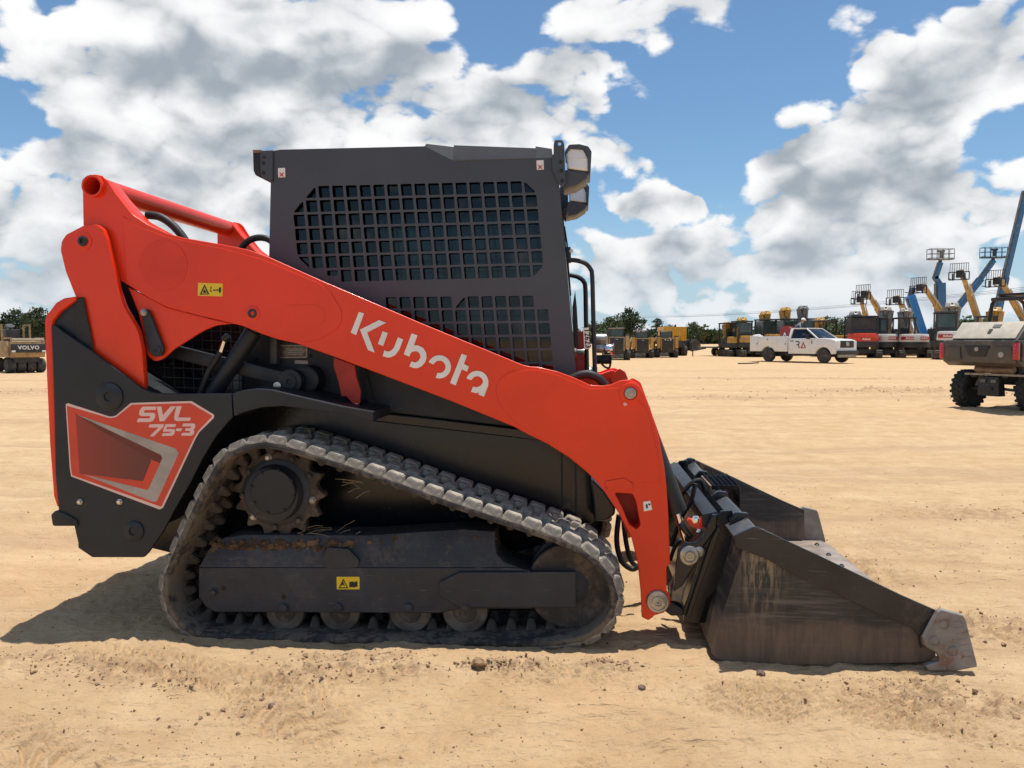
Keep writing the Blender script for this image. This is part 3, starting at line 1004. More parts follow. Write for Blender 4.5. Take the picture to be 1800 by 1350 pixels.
B().lathe((_x, Y_ARM, _z), [(.048, 0), (.048, -.02), (.040, -.02), (.038, 0), (.038, .1), (.048, .1), (.048, 0)], (0, 1, 0), 32, False).obj('tube_end', M_RED, arm)
_mirror.append(bpy.data.objects['tube_end'])
# cross tube between the two arms, hollow
b = B()
b.lathe((_x, Y_ARM - .012, _z), [(.047, 0), (.047, L_W - 2 * Y_ARM + .024), (.038, L_W - 2 * Y_ARM + .024), (.038, .9), (.0001, .9), (.0001, .89), (.038, .89), (.038, 0), (.047, 0)], (0, 1, 0), 36, False).obj('cross_tube', M_RED, loader)
# pins, hubs
_mirror += [ring_part('arm_pin', 444, 551, Y_ARM - .004, [(14, 0), (14, .003), (13, .004)], M_RED, arm), ring_part('pin_cap', 444, 551, Y_ARM - .006, [(8.3, -.004), (8.3, .006), (7, .008), (4.5, .008), (4, .001), (1.5, .001)], M_FRAME, arm),
            ring_part('knee_hub', 1108, 691, Y_ARM - .003, [(19, -.02), (19, .010), (17.5, .013), (12, .013), (11, .006)], M_RED, arm), ring_part('knee_pin', 1108, 691, Y_ARM - .010, [(10.0, 0), (9.8, .006), (7, .008), (6.8, .006), (3, .006), (2.6, .010), (1, .010)], M_STEEL, arm, 20),
            bolt_at(1099, 710, Y_ARM - .004, 3, M_PINK, arm, .008),
            ring_part('foot_pin', 1156, 1057, Y_ARM, [(20, -.02), (20, .008), (18.5, .012), (15, .013), (14.5, .008), (10.5, .009), (10, .014), (7, .015), (6.5, .010), (3, .011), (2.5, .004)], M_STEEL, arm)]
# thin front guard of the leg, bent out of plane
plate('leg_guard', [(1129, 700), (1150, 742), (1170, 800), (1192, 862), (1194, 870), (1188, 868), (1172, 820), (1158, 768), (1143, 717)], Y_ARM + .05, Y_ARM + .062, M_RED, arm, bev=.003, both=True)
# inner knee lug that sticks up behind the plate
plate('knee_lug', [(1090, 690), (1105, 669, 10), (1112, 664, 6), (1126, 672, 8), (1142, 715), (1120, 730)], Y_ARM + .128, Y_ARM + .15, M_RED, arm, both=True)
# lower lug of the arm with the control link
lug_px = [(225, 505), (262, 523), (293, 540, 40), (373, 561), (410, 569), (380, 572, 40), (360, 580, 40), (343, 590), (307, 613, 60), (286, 631, 20), (272, 636, 10), (258, 625, 10), (252, 590, 40), (243, 550, 60)]
lug = plate('arm_lug', lug_px, Y_ARM + .013, Y_ARM + .03, M_RED, arm, bev=.004, both=True)
lever = plate('lock_link', Z('1', (560, 790, 30), (600, 790, 30), (625, 850), (683, 1000, 30), (670, 1040, 30), (625, 1040, 30), (600, 1010, 30), (570, 850)), Y_ARM - .012, Y_ARM + .008, M_FRAME, arm, bev=.005, both=True)
_mirror += [bolt_at(252.6, 549, Y_ARM - .012, 5.2, M_STEEL, lever, .010, hexa=False), ring_part('pin_cap', 276, 615, Y_ARM - .012, [(8, 0), (8, .004), (4, .004), (3.6, .001)], M_FRAME, lever)]
# warning label, small sticker
lb = plate('warning_label', [(348, 497, 1.5), (391.5, 498.5, 1.5), (391, 521, 1.5), (347.5, 520, 1.5)], Y_ARM - .0062, Y_ARM - .0048, M_YEL, arm, bev=.0003)


def label_mark(name, polys, c, parent, m=None):
    loops = [[LP(x, y, c) for x, y in p] for p in polys]
    return link(name, plate_mesh(name, loops, c - .0006, c + .0006, .0001), m or M_INK, parent)


tri1 = [(351, 518), (359.5, 500), (368, 517.5)]
tri2 = [(354, 516.4), (359.5, 504.2), (365, 516)]
label_mark('hazard_print', [tri1, tri2], Y_ARM - .0068, arm)
label_mark('hazard_print', [[(357, 515), (358, 509), (359, 509), (359, 512), (360, 508), (361, 512), (363, 511), (362, 515)], [(374, 510), (377, 508), (377, 509.5), (381, 509.5), (381, 508), (384, 510), (381, 512), (381, 510.7), (377, 510.7), (377, 512)],
                            [(384.5, 514), (384.5, 507), (386, 504.5), (388, 505), (388.5, 509), (388, 513), (387, 515)]], Y_ARM - .0068, arm)
label_mark('hazard_print', [[(370, 504), (373, 504), (373, 505), (371, 505), (371, 512), (373, 512), (373, 513), (370, 513)]], Y_ARM - .0068, arm)
st = plate('sticker', [(1130.5, 882), (1143, 880.5), (1146.5, 896), (1132, 899)], Y_ARM - .002, Y_ARM - .0005, M_WHITE, arm, bev=.0002)
label_mark('sticker_print', [[(1135, 887), (1138, 886), (1139, 893), (1136, 894)], [(1139.5, 885), (1143, 885), (1143.5, 888), (1140, 888)]], Y_ARM - .0024, arm)

# ---- lettering on the arm, traced letter by letter
Y_T = Y_ARM - .0018


def letters(name, loops, c, m, parent, thick=.0012):
    for lp in loops:
        lps = [lp] if isinstance(lp[0], tuple) else lp
        me = plate_mesh(name, [[LP(x, y, c) for x, y in q] for q in lps], c - thick, c + thick * .2, .0001)
        link(name, me, m, parent)


def arc(cx, cy, ro, ri, a0, a1, n=18):
    o = [(cx + ro * math.cos(R(a0 + (a1 - a0) * k / n)), cy + ro * math.sin(R(a0 + (a1 - a0) * k / n))) for k in range(n + 1)]
    i = [(cx + ri * math.cos(R(a0 + (a1 - a0) * k / n)), cy + ri * math.sin(R(a0 + (a1 - a0) * k / n))) for k in range(n, -1, -1)]
    return o + i


K = []
K.append(Z('K', (200, 117), (257, 135), (167, 380), (107, 352)))
K.append(Z('K', (428, 210), (507, 240), (293, 350), (378, 577), (302, 548), (212, 318)))
K.append(Z('K', (467, 336), (526, 355), (473, 503), (414, 478)))
K.append(Z('K', (640, 405), (700, 428), (655, 545), (610, 605), (560, 630), (520, 633), (467, 617), (487, 552), (520, 566), (552, 560), (580, 540), (598, 515)))
K.append(Z('K', (795, 360), (860, 383), (820, 495), (870, 497), (925, 525), (958, 575), (965, 635), (945, 690), (910, 730), (865, 752), (820, 752), (769, 735), (793, 677), (835, 690), (870, 672), (892, 640), (893, 605), (875, 575), (845, 560), (805, 566), (783, 585), (769, 622), (706, 597)))
K.append(Z('K', *arc(1108, 738, 131, 70, 203, 468, 30)))
K.append(Z('K', (1360, 590), (1420, 612), (1385, 705), (1441, 735), (1422, 792), (1362, 765), (1292, 948), (1229, 920)))
K.append(Z('K', *(arc(1535, 910, 127, 66, 199, 360, 20)[:21] + [(1660, 950), (1612, 1075), (1548, 1052), (1556, 1030), (1520, 1035), (1465, 1020), (1488, 962), (1530, 968), (1570, 955), (1595, 925)] + arc(1535, 910, 127, 66, 199, 360, 20)[21:])))
letters('letter', K, Y_T, M_WHITE, arm, .0016)

# ---- decal on the side plate
Y_D = Y_PANEL
dec_o = Z('S', (92, 125, 14), (115, 112, 10), (560, 255, 60), (620, 245, 60), (780, 110, 20), (1420, 90, 20), (1660, 235, 24), (1655, 268, 20), (1500, 420, 60), (1460, 490), (1120, 1215, 30), (1085, 1235, 20), (150, 885, 12), (135, 790))
dec_i = Z('S', (104, 140), (560, 272, 60), (628, 258, 60), (788, 128), (1410, 112), (1640, 248, 12), (1490, 405, 60), (1445, 480), (1100, 1205, 14), (160, 872), (148, 790))
d0_ = plate('decal', dec_o, Y_D - .0012, Y_D + .001, M_PINK, side, bev=.0002)
plate('decal_field', dec_i, Y_D - .0020, Y_D - .0008, M_DECRED, side, bev=.0002)
plate('decal_stripe', Z('S', (185, 225), (1250, 590, 30), (1285, 640, 20), (1055, 1145, 24), (1020, 1155, 16), (270, 860), (960, 1030, 20), (1115, 690, 24), (1090, 660, 24)), Y_D - .0026, Y_D - .0016, M_SILVER, side, bev=.0002)
plate('decal_shade', Z('S', (180, 220), (1090, 655, 20), (1112, 690, 20), (1085, 745), (980, 700), (190, 232)), Y_D - .0031, Y_D - .0022, mat('dark_red_vinyl', (.14, .022, .016), .4, var=.05), side, bev=.0002)
plate('decal_fill', Z('S', (200, 250), (990, 690, 8), (985, 730), (905, 935, 6), (240, 855)), Y_D - .0036, Y_D - .0026, M_GRAD, side, bev=.0002)
SV = [Z('S', (905, 148), (1052, 148), (1040, 182), (930, 184), (918, 200), (922, 212), (1020, 213), (1040, 228), (1036, 265), (1012, 300), (985, 310), (845, 312), (858, 272), (975, 272), (985, 258), (982, 248), (885, 247), (868, 232), (875, 185)),
      Z('S', (1055, 148), (1105, 148), (1118, 240), (1200, 146), (1258, 144), (1135, 300), (1085, 305)),
      Z('S', (1262, 144), (1318, 142), (1280, 262), (1415, 264), (1402, 298), (1262, 300), (1240, 285), (1238, 255)),
      Z('S', (980, 336), (1130, 332), (1125, 360), (1022, 462), (978, 462), (1075, 368), (970, 368)),
      Z('S', (1148, 334), (1258, 332), (1248, 362), (1160, 364), (1152, 385), (1235, 384), (1248, 398), (1238, 440), (1212, 456), (1108, 458), (1118, 428), (1195, 426), (1203, 412), (1120, 412), (1128, 380)),
      Z('S', (1262, 378), (1322, 378), (1312, 406), (1254, 406)),
      Z('S', (1332, 326), (1445, 325), (1462, 340), (1456, 375), (1440, 390), (1452, 405), (1446, 436), (1422, 454), (1312, 455), (1322, 425), (1402, 424), (1408, 404), (1352, 404), (1360, 376), (1412, 375), (1418, 356), (1322, 357))]
letters('letter', SV, Y_D - .0022, M_PINK, side, .0012)
mirrored(_mirror)
_mirror.clear()

# ---- tracks
tpx = [(415, 787), (440, 779), (467, 776), (501, 782), (578, 806), (660, 833), (795, 881), (948, 932), (993, 949), (1028, 967), (1060, 993), (1079, 1020), (1087, 1050), (1080, 1082), (1056, 1112), (1018, 1131), (948, 1139), (800, 1139), (690, 1137), (560, 1134), (430, 1130), (352, 1124), (320, 1108),
       (298, 1084), (286, 1050), (286, 1018), (298, 983), (320, 931), (342, 883), (367, 835), (388, 804)]
tp = smooth_poly([LP(x, y, 0) for x, y in tpx], 10)


def resample(pts, n):
    P = [Vector(p) for p in pts]
    P.append(P[0])
    d = [0]
    for a, b in zip(P, P[1:]):
        d.append(d[-1] + (b - a).length)
    out = []
    for k in range(n):
        s = d[-1] * k / n
        i = max(j for j in range(len(d)) if d[j] <= s)
        i = min(i, len(P) - 2)
        t = (s - d[i]) / max(d[i + 1] - d[i], 1e-9)
        out.append(P[i].lerp(P[i + 1], t))
    return out, d[-1]


_, TLEN = resample(tp, 4)
NLUG = int(round(TLEN / .088 / 2)) * 2
ring, _ = resample(tp, NLUG * 4)


def frame_at(pts, i):
    n = len(pts)
    t = (pts[(i + 2) % n] - pts[(i - 2) % n]).normalized()
    return t, Vector((-t.y, t.x))          # tangent, outward (up on the top run)


sec = [(.006, 0), (.394, 0), (.40, -.007), (.40, -.026), (.390, -.032), (.30, -.030), (.10, -.030), (.010, -.032), (0, -.026), (0, -.007)]
vs, fs = [], []
for i, p in enumerate(ring):
    t, nrm = frame_at(ring, i)
    for y, h in sec:
        q = p + nrm * h
        vs.append((q.x, y, q.y))
ns = len(sec)
for i in range(len(ring)):
    j = (i + 1) % len(ring)
    for k in range(ns):
        k2 = (k + 1) % ns
        fs.append((i * ns + k, i * ns + k2, j * ns + k2, j * ns + k))
me = bpy.data.meshes.new('track')
me.from_pydata(vs, [], fs)
bm = bmesh.new()
bm.from_mesh(me)
bmesh.ops.recalc_face_normals(bm, faces=bm.faces)
bm.to_mesh(me)
bm.free()
track = link('track', me, M_RUB, loader, 50)
mirror_track = [track]


def lug_mesh():
    b = B()

    def block(y0, y1, x0, lb=.088, lt=.066, h=.025, chamfer=.012):
        lo = [(x0 - lb / 2, y0, -.004), (x0 + lb / 2, y0, -.004), (x0 + lb / 2, y1, -.004), (x0 - lb / 2, y1, -.004)]
        hi = [(x0 - lt / 2, y0 + chamfer, h), (x0 + lt / 2, y0 + chamfer, h), (x0 + lt / 2, y1 - .004, h), (x0 - lt / 2, y1 - .004, h)]
        b.loft(lo, hi)
    b.box((.012, .20, -.003), (.085, .396, .006))
    block(.001, .085, 0)
    block(.083, .135, .010, .058, .042, .024, .004)
    block(.150, .250, .044, .070, .050, .025, .006)
    block(.265, .317, .010, .058, .042, .024, .004)
    block(.315, .399, 0)
    bmesh.ops.recalc_face_normals(b.bm, faces=b.bm.faces)
    es = [e for e in b.bm.edges if e.calc_face_angle(0) > R(25) and (e.verts[0].co.z + e.verts[1].co.z) > .02]
    bmesh.ops.bevel(b.bm, geom=es, offset=.004, segments=2, affect='EDGES')
    m_ = bpy.data.meshes.new('tread_lug')
    b.bm.to_mesh(m_)
    b.bm.free()
    return m_


def drive_mesh():
    b = B()
    b.box((0, .20, .004), (.05, .12, .012))
    for y0, y1 in ((.130, .170), (.230, .270)):
        b.loft([(-.026, y0 - .006, .004), (.026, y0 - .006, .004), (.026, y1 + .006, .004), (-.026, y1 + .006, .004)],
               [(-.011, y0 + .006, -.048), (.011, y0 + .006, -.048), (.011, y1 - .006, -.048), (-.011, y1 - .006, -.048)])
    bmesh.ops.recalc_face_normals(b.bm, faces=b.bm.faces)
    bmesh.ops.bevel(b.bm, geom=[e for e in b.bm.edges if (e.verts[0].co.z + e.verts[1].co.z) < -.02], offset=.005, segments=2, affect='EDGES')
    m_ = bpy.data.meshes.new('drive_lug')
    b.bm.to_mesh(m_)
    b.bm.free()
    return m_


lm, dm = lug_mesh(), drive_mesh()
for i in range(NLUG):
    k = i * 4
    t, nrm = frame_at(ring, k)
    p = ring[k]
    ang = math.atan2(-t.y, t.x)
    o = link('tread_lug', lm, M_LUG, track, 30 if i == 0 else 0)
    o.location = (p.x, 0, p.y)
    o.rotation_euler = (0, ang, 0)
    mirror_track.append(o)
    q = p - nrm * .030
    o = link('drive_lug', dm, M_MUDDY, track, 30 if i == 0 else 0)
    o.location = (q.x, 0, q.y)
    o.rotation_euler = (0, ang, 0)
    mirror_track.append(o)
mirrored(mirror_track)

# ---- sprocket, idler, rollers
M_RIMW = mat('worn_roller_rim', (.11, .092, .075), .5, metal=.3, var=.3, scale=12)
Y_SP = .165
sx, sz_ = LP(489, 864, Y_SP)
spr = []
kpx = MPP * (1 + Y_SP / 3.165)
for k in range(168):
    a = 2 * math.pi * k / 168
    f = (1 + math.cos(14 * a + 1.0)) / 2
    r = (73 + 15 * f ** 1.7) * kpx
    spr.append((sx + r * math.cos(a), sz_ + r * math.sin(a)))
inner = [(sx + 44 * kpx * math.cos(2 * math.pi * k / 32), sz_ + 44 * kpx * math.sin(2 * math.pi * k / 32)) for k in range(32)]
spo = link('sprocket', plate_mesh('sprocket', [spr], Y_SP, Y_SP + .05, .008, 2), M_MUDDY, loader)
_mirror.append(spo)
_mirror += [ring_part('drive_hub', 489, 864, Y_SP + .02, [(62, 0), (62, .022), (58, .026), (52, .028), (50, .06), (49, .082), (46, .086)], M_FRAME, spo, 40),
            ring_part('hub_cover', 480, 864, .085, [(42, -.02), (42, .004), (40.5, .008), (1, .008)], M_BLACK, spo, 40)]
for k in range(9):
    a = 2 * math.pi * (k + .35) / 9
    _mirror.append(bolt_at(489 + 62 * math.cos(a), 864 + 62 * math.sin(a), Y_SP, 5.5, M_MUDDY if k % 3 else M_STEEL, spo, .014))
for k in range(8):
    a = 2 * math.pi * (k + .3) / 8
    _mirror.append(bolt_at(480 + 38 * math.cos(a), 864 + 38 * math.sin(a), .078, 2.6, M_BLACK, spo, .006))
for px, py, r in [(503, 1074, 36), (599, 1074, 37), (722, 1073, 39), (818, 1072, 41), (445, 1078, 20), (910, 1080, 24)]:
    if r < 30:
        continue
    ro = ring_part('track_roller', px, py, .12, [(r * .5, .02), (r * .55, .012), (r * .80, .010), (r * .86, .016), (r * .97, .014), (r, .006), (r, -.04), (r * .62, -.055), (r * .62, -.115), (r, -.13), (r, -.18), (r * .4, -.185)], M_MUDDY, loader, 36)
    _mirror += [ro, ring_part('roller_rim', px, py, .12, [(r * .99, .0135), (r * .93, .0165), (r * .91, .016)], M_RIMW, ro, 36)]
ido = ring_part('front_idler', 1003, 1030, .12, [(16, .02), (24, .016), (60, -.01), (66, .004), (74, .010), (77, .002), (77, -.05), (55, -.06), (55, -.12), (77, -.13), (77, -.18), (20, -.18)], M_FRAME, loader, 48)
_mirror += [ido, ring_part('idler_rim', 1003, 1030, .12, [(76, .0085), (73.5, .0112), (71, .0105)], M_MUDDY, ido, 48)]

# ---- track frame
fr_lo = [(349, 994, 10), (349, 1050, 8), (362, 1067, 6), (378, 1076), (772, 1078), (808, 1070), (930, 1070), (930, 1003), (910, 996), (349, 996)]
fro = plate('track_frame', [(349, 998), (349, 1050, 8), (362, 1067, 6), (378, 1076), (772, 1078), (812, 1070), (935, 1070), (935, 1004), (912, 998)], .085, .30, M_FRAME, bev=.004, both=True)
Y0, Y1 = .087, .165
lo = [(349, 997.5), (912, 997.5), (886, 989), (872, 976), (868, 958), (868, 940), (810, 936), (640, 946), (420, 945), (386, 950), (362, 968)]
up = B()
ra = [Vector((LP(x, y, Y0)[0], Y0 + (998 - y) / 55 * .05, LP(x, y, Y0)[1])) for x, y in lo]
rb = [Vector((v.x, .30, v.z)) for v in ra]
up.loft(ra, rb)
_mirror.append(up.obj('frame_top', mat('mud_caked_steel', (.034, .036, .042), .6, var=.25, scale=5, dust=.45, dustcol=(.095, .078, .064), dscale=7, bump=.3, bscale=30, scratch=.5), fro, bevel=.004))
yo = plate('idler_yoke', [(772, 1024, 4), (808, 1006, 3), (1012, 1005, 2), (1013, 1068, 2), (808, 1068, 3), (772, 1048, 4)], .070, .0845, M_FRAME, fro, bev=.004, both=True)
_mirror += [bolt_at(376, 1041, .085, 6.5, M_FRAME, fro, .014), ring_part('plug', 393, 1034, .085, [(5, 0), (5, .002), (3.5, .002), (3, -.004)], M_INK, fro, 12), ring_part('plug', 499, 1049, .085, [(5, 0), (5, .002), (3.5, .002), (3, -.004)], M_INK, fro, 12),
            bolt_at(499, 1068, .085, 8, M_FRAME, fro, .012, hexa=False), bolt_at(595, 1068, .085, 8, M_FRAME, fro, .012, hexa=False), bolt_at(718, 1068, .085, 8, M_FRAME, fro, .012, hexa=False), bolt_at(818, 1069, .070, 7, M_MUDDY, fro, .012, hexa=False)]
_mirror.append(plate('cover_plate', [(575, 962, 6), (612, 965, 8), (632, 985, 10), (628, 998, 6), (575, 1000, 6), (566, 985, 6)], .083, .1, M_FRAME, fro, bev=.003))
plate('warning_label', [(591.5, 1014, 1.5), (632, 1014, 1.5), (632, 1036, 1.5), (592, 1036, 1.5)], .0835, .0848, M_YEL, fro, bev=.0003)
for pl in ([(595, 1034), (603.5, 1017), (612, 1034)], [(599, 1030), (603, 1022), (606, 1031), (603, 1028)], [(614, 1023), (620, 1022), (621.5, 1023.5), (628, 1021.5), (628.5, 1031), (622, 1032.5), (619, 1032), (614, 1032.5)]):
    inn = [pl]
    if len(pl) == 3:
        inn = [pl, [(597.6, 1032.4), (603.5, 1020.4), (609.4, 1032.4)]]
    label_mark('hazard_print', inn, .083, fro)
# dry mud lying on the frame and packed round the undercarriage
rm = random.Random(5)
b = B()
tops = [(x, y) for x, y in [(390, 950), (420, 947), (450, 947), (480, 947), (510, 948), (540, 948), (570, 949), (600, 947), (640, 947), (670, 946), (700, 944), (730, 943), (760, 941), (790, 939), (820, 938), (850, 941)]]
for k in range(330):
    x, y = tops[rm.randrange(len(tops))]
    big = x < 620
    x += rm.uniform(-22, 22)
    y += rm.uniform(-1, 16 if big else 7)
    yy = Y0 + (998 - y) / 55 * .05 + rm.uniform(-.004, .05 if y < 952 else .004)
    X, Z_ = LP(x, y, yy)
    r = rm.uniform(.006, .021) if big else rm.uniform(.004, .011)
    q = Matrix.Rotation(rm.uniform(0, 6.28), 3, Vector((rm.uniform(-1, 1), rm.uniform(-1, 1), rm.uniform(-1, 1))).normalized())
    b.box((X, yy, Z_), (r * rm.uniform(1.2, 3.2), r * 1.2, r * rm.uniform(.8, 1.8)), q, rm.uniform(.4, .8))
mo = b.obj('dry_mud', M_MUD, loader, bevel=.002)
tag(mo, kind='stuff')
# dry grass straws caught on the frame
b = B()
for k in range(22):
    x, y, yy = rm.uniform(520, 620) if k % 3 else rm.uniform(540, 575), rm.uniform(925, 950), rm.uniform(.12, .2)
    if k % 4 == 0:
        x, y = rm.uniform(598, 640), rm.uniform(835, 870)
    X, Z_ = LP(x, y, yy)
    a = rm.uniform(-.5, .6)
    l_ = rm.uniform(.03, .07)
    b.tube([(X - l_ * math.cos(a), yy, Z_ - l_ * math.sin(a)), (X, yy + .01, Z_ + .004), (X + l_ * math.cos(a), yy + rm.uniform(-.02, .02), Z_ + l_ * math.sin(a))], .0011, 4)
tag(b.obj('dry_straw', mat('straw', (.30, .23, .13), .8), loader), kind='stuff')

# ---- body between the tracks
B().prism(outline([(180, 600), (420, 562), (560, 562), (1000, 650), (1026, 720), (1036, 836), (1046, 915), (1000, 945), (860, 985), (560, 1000), (330, 980), (250, 960), (200, 800)], Y_BODY), Y_BODY, L_W - Y_BODY).obj('body', M_BLACK_G, loader, bevel=.008)
plate('body_seam', [(986, 795), (989, 795), (990, 930), (987, 930)], Y_BODY - .004, Y_BODY, M_HOSE, both=True)
plate('body_seam', [(1010, 815), (1013, 815), (1015, 925), (1012, 925)], Y_BODY - .004, Y_BODY, M_HOSE, both=True)
plate('front_tank', [(1036, 836, 10), (1062, 862), (1082, 892), (1081, 905, 8), (1064, 917, 8), (1046, 916)], Y_BODY - .10, L_W - Y_BODY + .1, M_BLACK_G, bev=.01)
plate('side_cover', [(425, 570), (560, 575), (650, 650), (650, 722), (560, 705), (520, 700), (425, 690)], Y_BODY - .03, Y_BODY - .012, M_BLACK, both=True, bev=.006)
plate('lower_side_panel', [(620, 600), (1000, 655), (1018, 700), (1024, 764), (900, 750), (655, 722), (640, 650)], Y_CAB + .01, Y_CAB + .03, M_BLACK, both=True, bev=.006)
plate('seam_post', [(634, 648), (642, 648), (660, 724), (648, 722)], Y_CAB - .002, Y_CAB + .02, M_HOSE, both=True)
# rear screen of the engine bay: crossing wires
b = B()
for x in range(286, 424, 17):
    p0, p1 = LP(x, 572, .395), LP(x + 4, 690, .395)
    b.bar((p0[0], .395, p0[1]), (p1[0], .395, p1[1]), .004)
for y in range(582, 690, 17):
    p0, p1 = LP(284, y - 4, .395), LP(424, y + 2, .395)
    b.bar((p0[0], .396, p0[1]), (p1[0], .396, p1[1]), .004)
_mirror.append(b.obj('engine_screen', M_FRAME, loader))
# lift cylinder, link bar, hose with fittings
p0, p1 = LP(446, 582, .23), LP(374, 694, .23)
b = B()
b.cyl((p0[0], .23, p0[1]), (p1[0], .23, p1[1]), .038, seg=28)
b.cyl((p0[0] + .02, .23, p0[1] + .03), (p0[0], .23, p0[1]), .03, seg=20)
cyl_o = b.obj('lift_cylinder', M_BLACK, loader, bevel=.004)
p0, p1 = LP(280, 612, .25), LP(505, 668, .25)
b = B()
b.bar((p0[0], .265, p0[1]), (p1[0], .265, p1[1]), .03, .062)
lb_ = b.obj('control_link', M_BLACK, loader, bevel=.006)
_mirror += [cyl_o, lb_, ring_part('pivot_boss', 509, 671, .235, [(22, -.15), (22, 0), (14, .004), (13.5, .010), (5, .010), (4, .004)], M_BLACK, lb_), ring_part('link_bolt', 488, 678, .235, [(7, 0), (7, .008), (5.5, .010), (3.4, .010), (3, .005)], M_ZINC, lb_, 20),
            ring_part('boss_ring', 535, 668, .30, [(26, -.1), (26, 0), (22, .006), (16, .006)], M_BLACK, lb_)]
hp = [LP(*q, .21) for q in smooth_poly([(352, 692), (366, 655), (380, 632), (388, 618)], 5, False)]
b = B()
b.tube([(x, .21, z) for x, z in hp], .014, 12)
ho = b.obj('hose', M_HOSE, loader)
q0, q1 = LP(386, 622, .21), LP(394, 598, .21)
fo = B().cyl((q0[0], .21, q0[1]), (q1[0], .21, q1[1]), .013, .011, 6).obj('hose_fitting', M_CHROME, ho)
q2 = LP(402, 590, .21)
B().cyl((q1[0], .21, q1[1]), (q2[0], .21, q2[1]), .017, .017, 10).obj('hose_elbow', M_BLACK, ho)
# red arm stop hanging under the arm
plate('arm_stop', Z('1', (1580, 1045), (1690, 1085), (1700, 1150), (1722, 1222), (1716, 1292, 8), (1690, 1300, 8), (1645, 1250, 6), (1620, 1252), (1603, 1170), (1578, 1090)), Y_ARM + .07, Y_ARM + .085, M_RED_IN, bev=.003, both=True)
_mirror.append(bolt_at(626.5, 711.5, Y_ARM + .07, 2.4, M_ZINC, None, .004))
# data plates
dp = plate('data_plate', [(492, 608, 2), (538, 608, 2), (538, 627, 2), (492, 628, 2)], Y_BODY - .033, Y_BODY - .031, mat('engraved_plate', (.10, .075, .06), .3, metal=.4, var=.4, scale=60), bev=.0003)
plate('plate_rim', [(490, 606.5, 3), (540, 606.5, 3), (540, 629, 3), (490, 629.5, 3)], Y_BODY - .0315, Y_BODY - .0302, M_SILVER, dp, bev=.0003)
for k, (a, c) in enumerate([(504, 533), (508, 535), (506, 534), (507, 532)]):
    plate('plate_line', [(a, 613 + k * 3.2), (c, 613 + k * 3.2), (c, 614.3 + k * 3.2), (a, 614.3 + k * 3.2)], Y_BODY - .0342, Y_BODY - .0332, M_SILVER, dp, bev=.0001)
plate('serial_plate', [(518, 633, 1), (541, 634, 1), (541, 640, 1), (518, 639.5, 1)], Y_BODY - .032, Y_BODY - .0305, M_SILVER, bev=.0003)
for q in ((414, 652), (450, 632), (302, 641), (545, 626)):
    bolt_at(*q, Y_BODY - .03, 3, M_BLACK)

# ---- cab
cab_px = [(477, 266, 6), (492, 263), (746, 257), (796, 282, 8), (942, 278), (972, 277), (981, 300), (1013, 657), (1016, 690), (650, 650), (560, 578), (471, 540), (473, 451), (476, 318)]


def hole(zx, zy, w=50, h=54, cut=None, U=(66.5, -1.6), V=(6.8, 68)):
    hw, hh = w / 2, h / 2
    lean = V[0] / V[1]
    cs = [(-hw, -hh), (hw, -hh), (hw, hh), (-hw, hh)]
    if cut is not None:
        cs.pop(cut)
    pts = [(zx + x + y * lean, zy + y + x * U[1] / U[0], 5) for x, y in cs]
    return [LP(x, y, Y_CAB) for x, y in fillet(Z('2', *pts), True, 2)]


holes = []
for j in range(7):
    for i in range(-2, 16):
        x, y = 385 + i * 66.5 + j * 6.8, 295 - i * 1.6 + j * 68
        cut = None
        h = 57
        if j == 0 and i == -2 or j == 6 and i < 0:
            continue
        if (j, i) in ((0, -1), (1, -2)):
            cut = 0
        if (j, i) == (0, 15):
            cut = 1
        if (j, i) == (5, -2):
            cut = 3
        if (j, i) == (6, 15):
            cut = 2
        if j == 6 and i in (0, 1) and i == 0:
            h, y = 26, y - 14
        holes.append(hole(x, y, 53.5, h, cut))
for j in range(6):
    for i in range(-9, 4):
        x, y = 1241 + i * 66.2 + j * 6.0, 828 - i * .6 + j * 66
        if j == 0 and i == 3 or (j == 0 and i == -9):
            continue
        if j == 5 and i < -1:
            continue
        cut = 0 if (j == 0 and i == -3) else None
        if i < -3 and y + 20 > 770 + (x - 480) * .418 + 150:
            continue
        holes.append(hole(x, y, 53.5, 55, cut, V=(6.0, 66)))
cab = link('cab', perforated('cab', outline(cab_px, Y_CAB), holes, Y_CAB, Y_CAB + .004), M_CAB, loader)
gl = plate('side_window', [(505, 300), (950, 296), (985, 640), (990, 660), (640, 630), (540, 560), (505, 530)], Y_CAB + .024, Y_CAB + .030, M_CABGLASS, cab, bev=.001)
_mirror += [cab, gl]
# roof with its chamfered front edge
fa = [(746, 257), (796, 282), (942, 278), (972, 277)]
ta = [(752, 256), (800, 258.5), (942, 260.5), (970, 261.5)]
b = B()
for k in range(3):
    A0, A1, B0, B1 = LP(*fa[k], Y_CAB), LP(*fa[k + 1], Y_CAB), LP(*ta[k], Y_CAB + .05), LP(*ta[k + 1], Y_CAB + .016)
    b._add([(A0[0], Y_CAB + .002, A0[1]), (A1[0], Y_CAB + .002, A1[1]), (B1[0], Y_CAB + .016, B1[1]), (B0[0], Y_CAB + .016, B0[1])], [(0, 1, 2, 3)])
_mirror.append(b.obj('roof_chamfer', M_CAB_T, cab))
sl_ = [LP(x, y, Y_CAB + .004) for x, y in [(795, 281), (940, 277), (942, 279), (797, 283.5)]]
b = B()
b.prism(sl_, Y_CAB - .003, Y_CAB + .01)
_mirror.append(b.obj('roof_lip', M_CAB_T, cab, bevel=.001))
top = outline([(480, 267), (500, 264), (746, 258), (800, 261), (968, 263), (976, 285), (480, 290)], Y_CAB + .01)
B().prism(top, Y_CAB + .017, L_W - Y_CAB - .017).obj('roof', M_CAB_T, loader, bevel=.006)
top2 = outline([(481, 268), (500, 265), (748, 259.5), (762, 268), (762, 290), (481, 292)], Y_CAB + .005)
